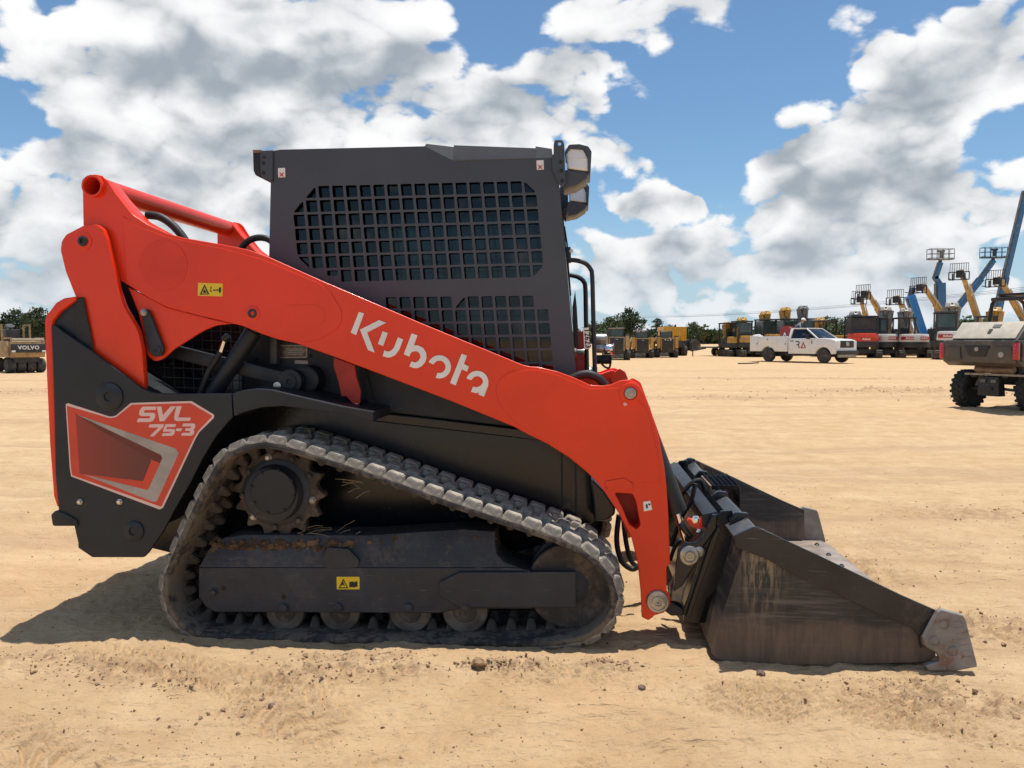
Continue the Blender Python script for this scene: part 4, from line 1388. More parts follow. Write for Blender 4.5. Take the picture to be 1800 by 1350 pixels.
B().prism(top2, Y_CAB + .006, L_W - Y_CAB - .006).obj('roof_rear', M_CAB_T, loader, bevel=.004)
# rear and front walls of the cab
for nm, pl, m_ in (('rear_wall', [(478, 285), (488, 285), (486, 640), (474, 640)], M_CAB), ('front_frame', [(962, 285), (975, 285), (1012, 690), (1000, 690)], M_CAB)):
    B().prism(outline(pl, Y_CAB + .01), Y_CAB + .009, L_W - Y_CAB - .009).obj(nm, m_, loader, bevel=.003)
fp = outline([(976, 300), (979, 300), (1013, 660), (1010, 660)], Y_CAB + .01)
B().prism(fp, Y_CAB + .05, L_W - Y_CAB - .05).obj('front_door_glass', M_CABGLASS, loader)
# seat and levers inside the cab
def inside(name, pts, y0, y1, m_):
    return B().prism(outline(pts, y0), y0, y1).obj(name, m_, loader, bevel=.02)


inside('seat_back', [(590, 400), (640, 395), (660, 470), (672, 560), (620, 560)], .62, 1.06, M_INK)
inside('seat_cushion', [(640, 540), (770, 535), (775, 575), (640, 580)], .62, 1.06, M_INK)
inside('headrest', [(598, 355), (632, 355), (640, 392), (600, 395)], .72, .96, M_INK)
inside('arm_console', [(690, 500), (800, 495), (805, 560), (700, 560)], .48, .58, M_BLACK)
inside('joystick', [(780, 440), (792, 440), (796, 500), (784, 500)], .51, .55, M_INK)
inside('cab_floor', [(490, 590), (1005, 640), (1008, 655), (490, 610)], Y_BODY + .01, L_W - Y_BODY - .01, M_BLACK)
inside('cab_rear_glass_bar', [(488, 400), (500, 400), (500, 412), (488, 412)], .40, 1.28, M_BLACK)
# stickers on the cab
for px, py in ((494.5, 303.5), (949, 290)):
    s_ = plate('sticker', [(px - 6, py - 8, 1), (px + 6.5, py - 8.5, 1), (px + 7, py + 8, 1), (px - 5.5, py + 8.5, 1)], Y_CAB - .0015, Y_CAB - .0003, M_WHITE, cab, bev=.0002)
    label_mark('sticker_print', [[(px - 4, py), (px - 1.6, py), (px + .6, py + 2.4), (px + 3, py), (px + 5, py), (px + 2, py + 3.6), (px + 5, py + 7), (px + 2.6, py + 7), (px + .6, py + 4.8), (px - 1.6, py + 7), (px - 4, py + 7), (px - .8, py + 3.4)]], Y_CAB - .002, cab, M_REDINK)
# rear bracket with lamp, front bracket with lifting eye
br = plate('rear_bracket', [(457, 265, 2), (479, 264), (479, 318, 2), (465, 316, 3), (458, 308, 3)], Y_CAB - .012, Y_CAB, M_CAB, bev=.002, both=True)
rr = outline([(445, 264, 1), (459, 268), (459, 309, 2), (450, 309, 3), (446, 300, 2)], Y_CAB - .005)
_mirror.append(B().prism(rr, Y_CAB - .008, Y_CAB + .16).obj('rear_lamp', M_HOSE, br, bevel=.002))
_mirror.append(plate('rear_lamp_hood', [(443, 263, 1), (458, 263), (459, 268), (446, 269)], Y_CAB - .01, Y_CAB + .16, mat('copper_brown', (.22, .10, .06), .5), br))
for q in ((464, 276), (463, 287), (463, 304)):
    _mirror.append(bolt_at(*q, Y_CAB - .012, 2.4, M_INK, br, .004))
eye = circ(983.5, 252.5, 3.2, Y_CAB - .015, 14)
fb = plate('lifting_eye', [(973, 255, 3), (975, 246, 4), (989, 246, 4), (992, 254, 3), (994, 322, 3), (986, 329, 3), (971, 300), (970, 274), (973, 270)], Y_CAB - .015, Y_CAB - .002, M_CAB, holes=[eye], bev=.002, both=True)
for q in ((986, 285), (987, 300), (988, 318)):
    _mirror.append(bolt_at(*q, Y_CAB - .015, 2.6, M_INK, fb, .004))
hl = plate('headlamp_hood', [(992, 268, 3), (1000, 254, 5), (1018, 253), (1034, 257, 5), (1040, 266, 4), (1038, 305), (1034, 306), (1033, 274, 4), (1027, 262, 4), (1003, 260, 4), (996, 270)], Y_CAB + .0, Y_CAB + .20, M_CAB, bev=.002, both=True)
_mirror.append(plate('headlamp_lens', [(995, 266, 4), (1003, 260, 4), (1026, 262, 6), (1035, 280, 8), (1035, 301, 3), (997, 296, 5)], Y_CAB + .01, Y_CAB + .19, M_LENS, hl, bev=.008, res=2))
_mirror.append(plate('headlamp_rib', [(1001, 278), (1032, 279), (1032, 281), (1001, 280)], Y_CAB + .0075, Y_CAB + .02, M_WHITE, hl, bev=.0005))
_mirror.append(plate('headlamp_base', [(994, 298, 3), (1036, 303, 3), (1031, 314, 4), (1012, 326), (988, 331, 3), (989, 316)], Y_CAB + .012, Y_CAB + .19, M_CAB, hl, bev=.004))
# grab bars in front of the door
for k, (pp, yy, r) in enumerate([([(1000, 457), (1014, 458), (1029, 463), (1038, 473), (1041, 487), (1043, 560), (1046, 662)], .40, .0105), ([(1000, 483), (1016, 487), (1026, 495), (1029, 508), (1030, 560), (1032, 662)], .98, .0125)]):
    pth = smooth_poly([LP(x, y, yy) for x, y in pp], 5, False)
    B().tube([(x, yy, z) for x, z in pth], r, 12).obj('grab_bar', M_BLACK, loader)
# wiper, washer and other fittings on the front edge
wp = [LP(x, y, .42) for x, y in [(992, 398), (997, 430), (999, 470), (1003, 520)]]
B().tube([(x, .42, z) for x, z in wp], .004, 6).obj('wiper_arm', M_HOSE, loader)
pb = outline([(1006, 540, 2), (1011, 510), (1014, 540), (1018, 612, 3), (1009, 612, 3)], .42)
B().prism(pb, .42, .44).obj('wiper_blade', M_HOSE, loader, bevel=.002)
hx, hzz = LP(992, 372, .40)
B().lathe((hx, .40, hzz), [(.012, 0), (.018, .01), (.018, .04), (.01, .05)], (0, 1, 0), 16).obj('door_knob', M_HOSE, loader)
pl_ = outline([(993, 434), (1003, 434, 2), (1004, 460, 2), (996, 460)], .38)
B().prism(pl_, .375, .45).obj('hinge', M_BLACK, loader, bevel=.002)
bolt_at(1004, 441, .37, 3, M_ZINC, bpy.data.objects['hinge'], .006)
# white auction tag tied to the grab bar
tg = plate('tag', [(1025, 577, 1), (1035, 575.5, 1), (1037, 613, 1), (1027, 614, 1)], .385, .3865, M_WHITE, bev=.0003)
tm = text_mesh('12623', .036, .001, .0008)
to = link('tag_print', tm, M_INK, tg, 0)
cx, cz = LP(1032.5, 595, .384)
to.location = (cx, .3842, cz)
to.rotation_euler = (0, R(86), 0)

# ---- auxiliary couplings on the far arm
YC = 1.40
au = plate('coupling_block', [(1012, 583), (1029, 583), (1030, 660), (1013, 662)], YC, YC + .12, mat('dark_red_paint', (.34, .018, .014), .35, var=.1), bev=.004)
for (xa, xb, y, r, m_, nm) in [(1046, 1062, 612, 8.5, M_STEEL, 'coupling'), (1061, 1077, 614, 9.2, M_CHROME, 'coupling_sleeve'), (1077, 1079, 614, 10.5, mat('pink_red_plastic', (.55, .05, .06), .4), 'dust_cap_ring'), (1046, 1066, 596, 9, M_STEEL, 'coupling'), (1048, 1074, 632, 8, M_HOSE, 'coupling_boot'), (1012, 1034, 618, 5, M_STEEL, 'coupling_pipe'), (1030, 1050, 655, 10, M_STEEL, 'coupling_pipe')]:
    a_, b_ = LP(xa, y, YC), LP(xb, y, YC)
    B().cyl((a_[0], YC, a_[1]), (b_[0], YC, b_[1]), r * MPP * 1.44, seg=20).obj(nm, m_, au, bevel=.003)
hpz = smooth_poly([LP(x, y, YC - .03) for x, y in [(1055, 636), (1062, 644), (1070, 647), (1073, 640), (1074, 628)]], 4, False)
B().tube([(x, YC - .03, z) for x, z in hpz], .006, 8).obj('dust_cap_cord', M_HOSE, au)
# hoses over the arms
for pts, yy in (([(258, 378), (280, 381), (300, 393), (318, 412), (330, 430)], .32), ([(424, 436), (436, 424), (452, 418), (470, 420), (486, 432)], 1.2), ([(1000, 668), (1018, 660), (1035, 658), (1052, 665), (1064, 678)], .24)):
    pth = smooth_poly([LP(x, y, yy) for x, y in pts], 5, False)
    B().tube([(x, yy, z) for x, z in pth], .019, 12).obj('hose', M_HOSE, loader)
mirrored(_mirror)
_mirror.clear()

# ---- bucket
YB = -.055
prof = [(1692, 1168), (1300, 1169), (1258, 1157), (1251, 1146), (1266, 1090), (1285, 1034), (1305, 968), (1291, 944)]
P2 = [Vector(LP(x, y, YB)) for x, y in prof]


def offset(pts, d):
    out = []
    for i, p in enumerate(pts):
        a, c = pts[max(i - 1, 0)], pts[min(i + 1, len(pts) - 1)]
        t = (c - a).normalized()
        out.append(p + Vector((t.y, -t.x)) * -d if False else p + Vector((t.y, -t.x)) * d)
    return out


inn = offset(P2, .012)
b = B()
b.prism([tuple(p) for p in P2] + [tuple(p) for p in reversed(inn)], YB + .012, L_W - YB - .012)
bucket = b.obj('bucket', M_BUCK, loader, bevel=.003)
fl = [Vector(LP(x, y, YB)) + Vector((0, .0145)) for x, y in [(1640, 1168), (1300, 1169)]]
fl2 = [v + Vector((0, .003)) for v in fl]
B().prism([tuple(fl[0]), tuple(fl2[0]), tuple(fl2[1]), tuple(fl[1])], YB + .014, L_W - YB - .014).obj('bucket_floor', M_RUST, bucket)
ce = outline([(1545, 1160), (1690, 1163), (1712, 1172), (1712, 1176), (1690, 1172), (1545, 1165.5)], YB)
cez = [(x, z + .016) for x, z in ce]
cedge = B().prism(cez, YB + .014, L_W - YB - .014).obj('cutting_edge', mat('worn_edge_steel', (.34, .27, .22), .42, metal=.3, var=.25, scale=9, dust=.35, dustcol=(.36, .26, .19)), bucket, bevel=.002)
for k in range(8):
    x, z = LP(1665, 1165, YB)
    yy = YB + .12 + k * (L_W - 2 * YB - .24) / 7
    B().lathe((x, yy, z + .019), [(.015, 0), (.015, .006), (.010, .010), (.009, .014)], (0, 0, 1), 8).obj('edge_bolt', M_BLACK, bucket)
# top flange of the back
tf = outline([(1290, 943), (1326, 926, 2), (1332, 929), (1298, 948)], YB)
B().prism(tf, YB + .004, L_W - YB - .004).obj('bucket_top_flange', mat('grey_black_flange', (.055, .058, .062), .34, var=.25, scale=5, dust=.3, dustcol=(.13, .115, .10), spec=.5), bucket, bevel=.003)
side_px = [(1306, 966), (1285, 1034), (1266, 1090), (1250, 1147), (1258, 1158), (1300, 1170), (1480, 1168), (1628, 1164), (1645, 1155), (1645, 1085), (1500, 1008), (1340, 930), (1326, 928)]
_mirror.append(plate('bucket_side', side_px, YB, YB + .012, M_BUCK, bucket, bev=.002))
band_px = [(1290, 945, 4), (1293, 941, 3), (1325, 926, 4), (1333, 927, 3), (1347, 934), (1440, 977), (1488, 1000), (1584, 1046), (1650, 1075), (1650, 1110), (1620, 1140), (1616, 1118, 12), (1606, 1106, 20), (1584, 1095), (1553, 1084), (1460, 1039), (1393, 1009), (1346, 982), (1306, 968), (1293, 961, 4)]
_mirror.append(plate('bucket_side_band', band_px, YB - .014, YB - .0005, M_BUCKB, bucket, bev=.003))
cut_px = Z('E', (1215, 490, 20), (1255, 460, 16), (1500, 525, 20), (1530, 570, 30), (1660, 1080, 16), (1655, 1112, 8), (1400, 1160, 16), (1110, 1158, 16), (1070, 1095, 12), (1130, 1070, 20), (1225, 1045, 20), (1235, 1015, 16), (1205, 950, 20), (1110, 905, 30), (1050, 855, 30), (1045, 780, 30))
cut = plate('side_cutter', cut_px, YB - .040, YB - .0145, M_CUT, bucket, bev=.005, res=2)
_mirror.append(cut)
_mirror += [ring_part('cutter_bolt', x, y, YB - .040, [(9, -.002), (9, .002), (7, .004), (6.6, .001), (1, .001)], M_CUT, cut, 22) for x, y in ((1660, 1098), (1643, 1127), (1676, 1145))]
for k in range(7):       # cast ribs along the leading edge
    t = k / 6
    xa, ya = 1700 + 14 * t, 1094 + 62 * t
    _mirror.append(plate('cutter_rib', [(xa - 24 + 2 * t, ya - 1.0, 1), (xa - 6, ya - 2.2, 1), (xa - 5, ya + 2, 1), (xa - 23 + 2 * t, ya + 1.2, 1)], YB - .0418, YB - .039, M_CUT, cut, bev=.002))
# label on the back plate, rear ribs
lbx = plate('barcode_label', Z('D', (478, 205), (510, 235), (472, 352), (442, 318)), YB + .16, YB + .163, M_WHITE, bucket, bev=.0003)
label_mark('barcode_print', [Z('D', (480, 222), (496, 237), (488, 258), (472, 243))], YB + .1595, bucket)
label_mark('barcode_print', [Z('D', (466, 262), (484, 280), (481, 288), (463, 270))], YB + .1595, bucket)
# ---- quick coupler
cp = plate('coupler_side', [(1262, 906, 3), (1268, 899, 3), (1288, 897, 4), (1293, 938), (1291, 985), (1274, 1020), (1243, 1055), (1230, 1097, 3), (1201, 1095, 6), (1202, 1072, 10), (1222, 1012), (1246, 945)], .145, .165, M_BLACK_G, bev=.004, both=True)
sh = outline([(1280, 905), (1296, 938), (1240, 1097), (1214, 1095)], .16)
B().prism(sh, .17, L_W - .17).obj('coupler_sheet', M_BLACK_G, loader, bevel=.004)
plate('coupler_rib', [(1250, 950), (1263, 925, 3), (1268, 930), (1232, 1030), (1214, 1085), (1206, 1085)], .125, .146, M_BLACK_G, cp, bev=.003, both=True)
tl = plate('tilt_link', [(1188, 996, 12), (1192, 968, 10), (1206, 954, 10), (1224, 954, 8), (1240, 940, 12), (1252, 905, 8), (1262, 905, 4), (1260, 930, 12), (1236, 962, 12), (1230, 984, 10), (1216, 1004, 10), (1200, 1030), (1185, 1040)], .13, .16, M_BLACK_G, bev=.006, both=True)
_mirror += [ring_part('link_pin', 1212, 976, .13, [(17, -.01), (17, .010), (15, .014), (11.5, .014), (11, .008), (8, .010), (7.4, .016), (5, .016), (4.6, .011), (2, .011)], M_STEEL, tl), ring_part('link_pin', 1229, 970, .13, [(9.5, -.01), (9.5, .006), (7, .010), (3, .010), (2.4, .006)], M_STEEL, tl, 20)]
plate('coupler_foot', Z('A', (510, 915, 10), (590, 955, 10), (585, 1000, 20), (560, 1060, 20), (545, 1130, 10), (470, 1120, 10), (478, 1050, 20), (510, 975, 20)), .15, .24, mat('grey_steel', (.10, .105, .11), .4, metal=.3, var=.3, scale=9, dust=.3), bev=.008, both=True)
plate('coupler_toe', [(1160, 1068, 6), (1180, 1058), (1202, 1072), (1203, 1082, 6), (1180, 1083, 5)], .16, .30, M_BLACK, bev=.004, both=True)
rh = plate('lock_lever', Z('B', (305, 870, 10), (330, 845, 10), (450, 885, 10), (470, 820, 14), (500, 805, 14), (520, 830, 14), (470, 980, 16), (450, 985, 10), (330, 920, 8)), .20, .225, M_RED, bev=.004, both=True)
_mirror += [bolt_at(1223, 913, .20, 6, M_CHROME, rh, .016), bolt_at(1229, 934, .20, 4, M_CHROME, rh, .014)]
p0, p1, p2 = LP(1128, 735, .21), LP(1190, 900, .21), LP(1206, 950, .21)
b = B()
b.cyl((p0[0], .21, p0[1]), (p1[0], .21, p1[1]), .046, seg=24)
tc_ = b.obj('tilt_cylinder', M_BLACK, loader, bevel=.005)
_mirror += [tc_, B().cyl((p1[0], .21, p1[1]), (p2[0], .21, p2[1]), .017, seg=18).obj('cylinder_rod', M_CHROME, tc_)]
p3, p4 = LP(1196, 920, .19), LP(1214, 945, .19)
_mirror.append(B().cyl((p3[0], .19, p3[1]), (p4[0], .19, p4[1]), .014, seg=16).obj('lock_spring', M_BLACK_G, rh, bevel=.003))
# hoses looping down between the arms and the coupler
for pts, yy, r in (([(1088, 905), (1084, 950), (1092, 985), (1110, 1000), (1122, 996)], .50, .013), ([(1095, 900), (1100, 950), (1112, 990), (1140, 1000)], .62, .012), ([(1180, 960), (1190, 930), (1200, 905), (1215, 880), (1222, 850)], .45, .011), ([(1178, 985), (1186, 962), (1196, 950), (1206, 955)], .34, .009), ([(1195, 872), (1215, 850), (1232, 845), (1240, 865)], .7, .012)):
    pth = smooth_poly([LP(x, y, yy) for x, y in pts], 5, False)
    B().tube([(x, yy, z) for x, z in pth], r, 10).obj('hose', M_HOSE, loader)
# cross beam of the coupler and gussets on the bucket's back
cb = outline([(1235, 905), (1262, 900), (1262, 925), (1238, 930)], .16)
B().prism(cb, .17, L_W - .17).obj('coupler_beam', M_BLACK, loader, bevel=.006)
for yy in (.10, .55, 1.13, 1.58):
    g_ = outline([(1290, 944), (1283, 915, 3), (1296, 901, 3), (1316, 903, 3), (1313, 930)], .10)
    B().prism(g_, yy, yy + .03).obj('bucket_gusset', M_BLACK_G, bucket, bevel=.003)
# serrated step on the top flange
st_y0, st_y1 = .70, .98
s0 = outline([(1306, 918), (1365, 914), (1365, 955), (1306, 948)], YB)
stp = B().prism(outline([(1304, 916), (1308, 916), (1308, 944), (1304, 944)], YB), st_y0, st_y1).obj('bucket_step', M_RUST, bucket, bevel=.002)
b = B()
x0, zt = s0[0][0] + .012, s0[0][1] - .004
for i in range(6):
    b.bar((x0 + i * .024, st_y0, zt), (x0 + i * .024, st_y1, zt), .004, .026)
for j in range(10):
    yy = st_y0 + .004 + j * (st_y1 - st_y0 - .008) / 9
    b.bar((x0 - .006, yy, zt - .001), (x0 + .128, yy, zt - .001), .004, .022)
    for i in range(6):
        b.box((x0 + i * .024, yy + .012, zt + .016), (.006, .012, .010), None, .4)
b.obj('step_grating', M_BLACK_G, bucket)
B().box((x0 + .13, (st_y0 + st_y1) / 2, zt - .05), (.006, st_y1 - st_y0, .10)).obj('step_front', M_BLACK_G, bucket, bevel=.002)
mirrored(_mirror)
_mirror.clear()

# ------------------------------------------------------------------ background yard
def gx_(px, Y):
    return (px - 900) / FPX * Y


def zat(py, Y):
    d = pix_dir(900, py)
    return CAM_H + d.z / d.y * Y


def at(px, py, Y):
    d = pix_dir(px, py)
    return Vector((d.x / d.y * Y, Y, CAM_H + d.z / d.y * Y))


M_WTRUCK = mat('white_truck_paint', (.74, .73, .70), .3, var=.04, dust=.25, dustcol=(.52, .43, .32), dscale=2, coat=.3)
M_BTRIM = mat('black_plastic', (.020, .020, .021), .55, var=.15, dust=.25, dustcol=(.16, .12, .09), dscale=3)
M_TYRE = mat('dusty_tyre', (.045, .042, .038), .85, var=.25, dust=.4, dustcol=(.20, .15, .10), dscale=4)
M_TYREB = mat('black_tyre', (.022, .022, .022), .8, var=.3, scale=9, dust=.15, dustcol=(.10, .085, .07), dscale=6)
M_RIM = mat('dusty_rim', (.26, .22, .17), .6, metal=.3, var=.2)
M_CATY = mat('yellow_machine_paint', (.50, .275, .05), .45, var=.15, dust=.35, dustcol=(.44, .31, .17), dscale=1.5)
M_TELE = mat('tan_yellow_boom_paint', (.47, .31, .11), .5, var=.2, scale=2, dust=.3, dustcol=(.42, .31, .19), dscale=1.2)
M_BLUE = mat('blue_lift_paint', (.050, .150, .295), .45, var=.15, dust=.2, dustcol=(.25, .27, .30), dscale=1.5)
M_GREYM = mat('grey_machine_steel', (.17, .165, .155), .5, metal=.2, var=.25, scale=3, dust=.3, dustcol=(.25, .20, .15))
M_DARKM = mat('dark_machine_steel', (.030, .030, .031), .55, var=.2, dust=.3, dustcol=(.14, .11, .085), dscale=2)
M_KRED = mat('orange_red_machine', (.62, .055, .018), .4, var=.1, dust=.15, dustcol=(.4, .2, .12))
M_BWHITE = mat('white_machine_paint', (.68, .66, .62), .4, var=.06, dust=.25, dustcol=(.46, .38, .29))
M_BRED = mat('red_stripe', (.42, .022, .022), .4, var=.1)
M_BGREY = mat('warm_grey_arm', (.30, .26, .22), .5, var=.2, dust=.35, dustcol=(.32, .25, .17))
M_MGLASS = mat('green_tint_glass', (.035, .055, .050), .06, var=.3, scale=1.2, spec=.6)
M_UTV = mat('grey_brown_plastic', (.070, .062, .054), .5, var=.12, dust=.4, dustcol=(.17, .13, .095), dscale=2)
M_BEIGE = mat('beige_lid', (.50, .45, .36), .5, var=.08, dust=.3, dustcol=(.42, .33, .22))
M_TAIL = mat('red_tail_lens', (.45, .012, .02), .2, var=.1, coat=.5)
M_BARK = mat('bark', (.085, .062, .045), .9, var=.3, scale=3)


def wheel(parent, c, r, w, axis=(0, 1, 0), tyre=None, rim=None, lugs=0, rim_r=.55, name='wheel'):
    b = B()
    c = Vector(c)
    b.lathe(c, [(r * rim_r, -w * .42), (r * .86, -w * .5), (r * .97, -w * .40), (r, -w * .2), (r, w * .2), (r * .97, w * .40), (r * .86, w * .5), (r * rim_r, w * .42)], axis, 28)
    if lugs:
        q = Vector(axis).to_track_quat('Z', 'Y')
        for k in range(lugs):
            for s in (-1, 0, 1):
                a = 2 * math.pi * (k + .5 * (s == 0)) / lugs
                rot = q.to_matrix() @ Matrix.Rotation(a, 3, 'Z') @ Matrix.Rotation(R(22 * s), 3, 'X')
                rr = r * (1.0 if s == 0 else .975)
                b.box(c + rot @ Vector((rr, 0, s * w * .34)), (r * .10, r * .17, w * (.34 if s else .26)), rot, .8)
    o = b.obj(name, tyre or M_TYRE, parent, smooth=40)
    rb = B()
    rb.lathe(c, [(r * .12, -w * .36), (r * .2, -w * .30), (r * .42, -w * .22), (r * (rim_r - .03), -w * .40), (r * (rim_r + .01), -w * .40), (r * (rim_r + .01), w * .40), (r * (rim_r - .03), w * .40), (r * .42, w * .22), (r * .2, w * .30), (r * .12, w * .36)], axis, 24)
    rb.obj('rim', rim or M_RIM, o, smooth=40)
    return o


# ---- pickup with service body
TY = 45.5
truck = empty('service_truck', (gx_(1403, TY), TY, hz(gx_(1403, TY), TY)), R(-55), 'white service body pickup truck with red letter logo on its door', 'truck')


def archp(cx, r, z0, n=10):
    return [(cx + r * math.cos(math.pi * k / n), max(z0, .40 + r * math.sin(math.pi * k / n))) for k in range(n + 1)]


fa_ = archp(2.25, .50, .50)
prof_ = [(0, .50), (0, 1.36), (.3, 1.38), (1.75, 1.40), (2.72, 1.35), (2.98, 1.27), (3.07, 1.12), (3.08, .55)] + [(2.80, .50)] + fa_ + [(1.7, .50)]
B().prism(prof_, -.99, .99).obj('cab_body', M_WTRUCK, truck, bevel=.035)
gh = B()
gh.loft([(0.04, -.95, 1.35), (1.85, -.95, 1.38), (1.85, .95, 1.38), (.04, .95, 1.35)], [(.12, -.74, 1.93), (1.02, -.74, 1.93), (1.02, .74, 1.93), (.12, .74, 1.93)])
gh.obj('cab_glass', M_GLASS, truck, bevel=.02)
rf = B()
rf.box((.56, 0, 1.955), (1.0, 1.54, .07))
rf.obj('cab_roof', M_WTRUCK, truck, bevel=.03)
for s in (-1, 1):
    B().bar((1.86, s * .945, 1.39), (1.04, s * .75, 1.95), .075, .06).obj('windscreen_pillar', M_WTRUCK, truck, bevel=.01)
    B().bar((.06, s * .955, 1.35), (.12, s * .76, 1.95), .09, .16, (1, 0, 0)).obj('rear_pillar', M_WTRUCK, truck, bevel=.01)
    d_ = B().box((.78, s * .993, .98), (1.36, .012, .74)).obj('door', M_WTRUCK, truck, bevel=.004)
    B().box((.25, s * 1.005, 1.24), (.20, .03, .05)).obj('door_handle', M_BTRIM, d_, bevel=.008)
    mb = B().box((1.35, s * 1.10, 1.48), (.12, .20, .26)).bar((1.40, s * .97, 1.38), (1.36, s * 1.08, 1.42), .05)
    mb.obj('door_mirror', M_BTRIM, truck, bevel=.02)
    B().box((.85, s * .94, .42), (1.9, .14, .07)).obj('running_board', M_BTRIM, truck, bevel=.02)
    hb = B().box((3.05, s * .80, 1.08), (.09, .30, .32)).obj('headlight', M_LENS, truck, bevel=.03)
    wheel(truck, (2.25, s * .86, .40), .40, .27)
    wheel(truck, (-1.40, s * .86, .40), .40, .27)
    # service body side with doors
    sp_ = [(-2.70, .62), (-2.70, 1.36), (-.06, 1.36), (-.06, .62), (-.82, .62)] + archp(-1.40, .52, .62)[0:] + [(-2.0, .62)]
    y0, y1 = (-1.0, -.56) if s < 0 else (.56, 1.0)
    sb = B().prism([(-2.70, .62), (-2.70, 1.52), (-.06, 1.52), (-.06, .62)] + [p for p in archp(-1.40, .52, .62)], y0, y1).obj('service_box', M_WTRUCK, truck, bevel=.012)
    for x0, x1, z0, z1 in ((-.78, -.10, .66, 1.48), (-2.02, -.84, 1.08, 1.48), (-2.66, -2.08, .66, 1.48)):
        dd = B().box(((x0 + x1) / 2, s * 1.004, (z0 + z1) / 2), (x1 - x0, .016, z1 - z0)).obj('box_door', M_WTRUCK, sb, bevel=.005)
        B().box(((x0 + x1) / 2 if x1 - x0 > .8 else x1 - .08, s * 1.016, (z0 + z1) / 2 + (.05 if x1 - x0 > .8 else 0)), (.07, .012, .07)).obj('paddle_latch', M_BTRIM, sb, bevel=.005)
B().box((-1.38, 0, .80), (2.6, 1.13, .06)).obj('bed_floor', M_GREYM, truck)
B().box((-2.68, 0, 1.12), (.05, 1.12, .7)).obj('tailgate', M_WTRUCK, truck, bevel=.01)
B().box((-2.80, 0, .55), (.2, 1.9, .12)).obj('rear_bumper', M_BTRIM, truck, bevel=.02)
B().box((0.1, 0, .48), (5.6, .9, .16)).obj('chassis', M_DARKM, truck)
B().box((3.12, 0, .60), (.16, 1.98, .20)).obj('front_bumper', M_BTRIM, truck, bevel=.04)
B().box((3.10, 0, .41), (.10, 1.7, .16)).obj('air_dam', M_BGREY, truck, bevel=.03)
gr = B().box((3.065, 0, 1.06), (.08, 1.30, .40)).obj('grille', M_BTRIM, truck, bevel=.02)
for z in (.94, 1.06, 1.18):
    B().box((3.11, 0, z), (.03, 1.26, .025)).obj('grille_bar', M_DARKM, gr, bevel=.004)
eb = B()
eb.lathe((3.12, 0, 1.07), [(.13, 0), (.125, .012), (.10, .016), (.10, .014), (.001, .014)], (1, 0, 0), 24)
em = eb.obj('emblem', M_SILVER, gr)
em.scale = (1, 1.25, 1)


def flat_poly(name, pts, y, m_, parent):
    """thin shape on the right-hand side of a vehicle, (x, z) outline"""
    return B().prism(pts, y - .004, y + .004).obj(name, m_, parent)


RAc, RAd = mat('logo_grey', (.05, .05, .06), .4, var=0), M_BRED
x0, z0 = .50, .82
flat_poly('logo_letter', [(x0, z0 + .42), (x0, z0 + .36), (x0 + .17, z0 + .36), (x0 + .20, z0 + .30), (x0 + .17, z0 + .24), (x0 + .06, z0 + .24), (x0 + .06, z0 + .18), (x0 + .14, z0 + .18), (x0 + .22, z0), (x0 + .29, z0), (x0 + .21, z0 + .19), (x0 + .27, z0 + .30), (x0 + .22, z0 + .42)], -1.004, RAc, truck)
flat_poly('logo_letter', [(x0 + .32, z0), (x0 + .50, z0 + .40), (x0 + .68, z0), (x0 + .61, z0), (x0 + .50, z0 + .27), (x0 + .42, z0 + .06), (x0 + .56, z0 + .06), (x0 + .53, z0)], -1.004, RAd, truck)
flat_poly('model_badge', [(1.52, 1.07), (1.50, 1.25), (1.55, 1.27), (1.57, 1.09)], -.993, M_DARKM, truck)
# hose reel on the service body
rl_ = empty('hose_reel', truck.matrix_basis @ Vector((-.62, -.2, 1.12)), R(-55), 'round red hose reel mounted on the white service pickup', 'hose reel')
b = B()
b.lathe((0, 0, .62), [(.36, -.22), (.40, -.22), (.40, -.18), (.30, -.17), (.31, .17), (.40, .18), (.40, .22), (.36, .22)], (0, 1, 0), 28)
b.obj('drum', mat('red_reel', (.30, .022, .030), .4, var=.2), rl_, smooth=30)
for k in range(5):
    B().lathe((0, -.14 + k * .07, .62), [(.30, -.03), (.335, -.02), (.345, 0), (.335, .02), (.30, .03)], (0, 1, 0), 24).obj('hose_turn', mat('red_hose', (.25, .02, .03), .6), rl_)
for s in (-1, 1):
    B().bar((-.3, s * .26, -.17), (0, s * .26, .62), .05).bar((.3, s * .26, -.17), (0, s * .26, .62), .05).obj('reel_stand', M_WTRUCK, rl_)
tool = empty('tool_chest', truck.matrix_basis @ Vector((-2.3, -.78, 1.52)), R(-55), 'pale folded cloth lying on the rear corner of the service pickup', 'cloth')
B().box((0, 0, .035), (.6, .3, .07), Matrix.Rotation(.1, 3, 'Y'), .8).obj('fold', M_WHITE, tool, bevel=.02)
B().box((-.05, .02, .09), (.4, .24, .05), Matrix.Rotation(-.12, 3, 'Y'), .7).obj('fold', M_WHITE, tool, bevel=.02)
tool.name = 'folded_cloth'
hp_ = [(gx_(1300, 42), 42.3), (gx_(1312, 42), 42.1), (gx_(1322, 42), 42.3), (gx_(1334, 42), 42.9), (gx_(1350, 42), 43.6)]
tag(B().tube([(x, y, hz(x, y) + .03) for x, y in smooth_poly(hp_, 5, False)], .035, 8).obj('air_hose', M_HOSE), 'dark hose lying on the sand behind the service pickup', 'hose')

# ---- person bending over in the truck bed


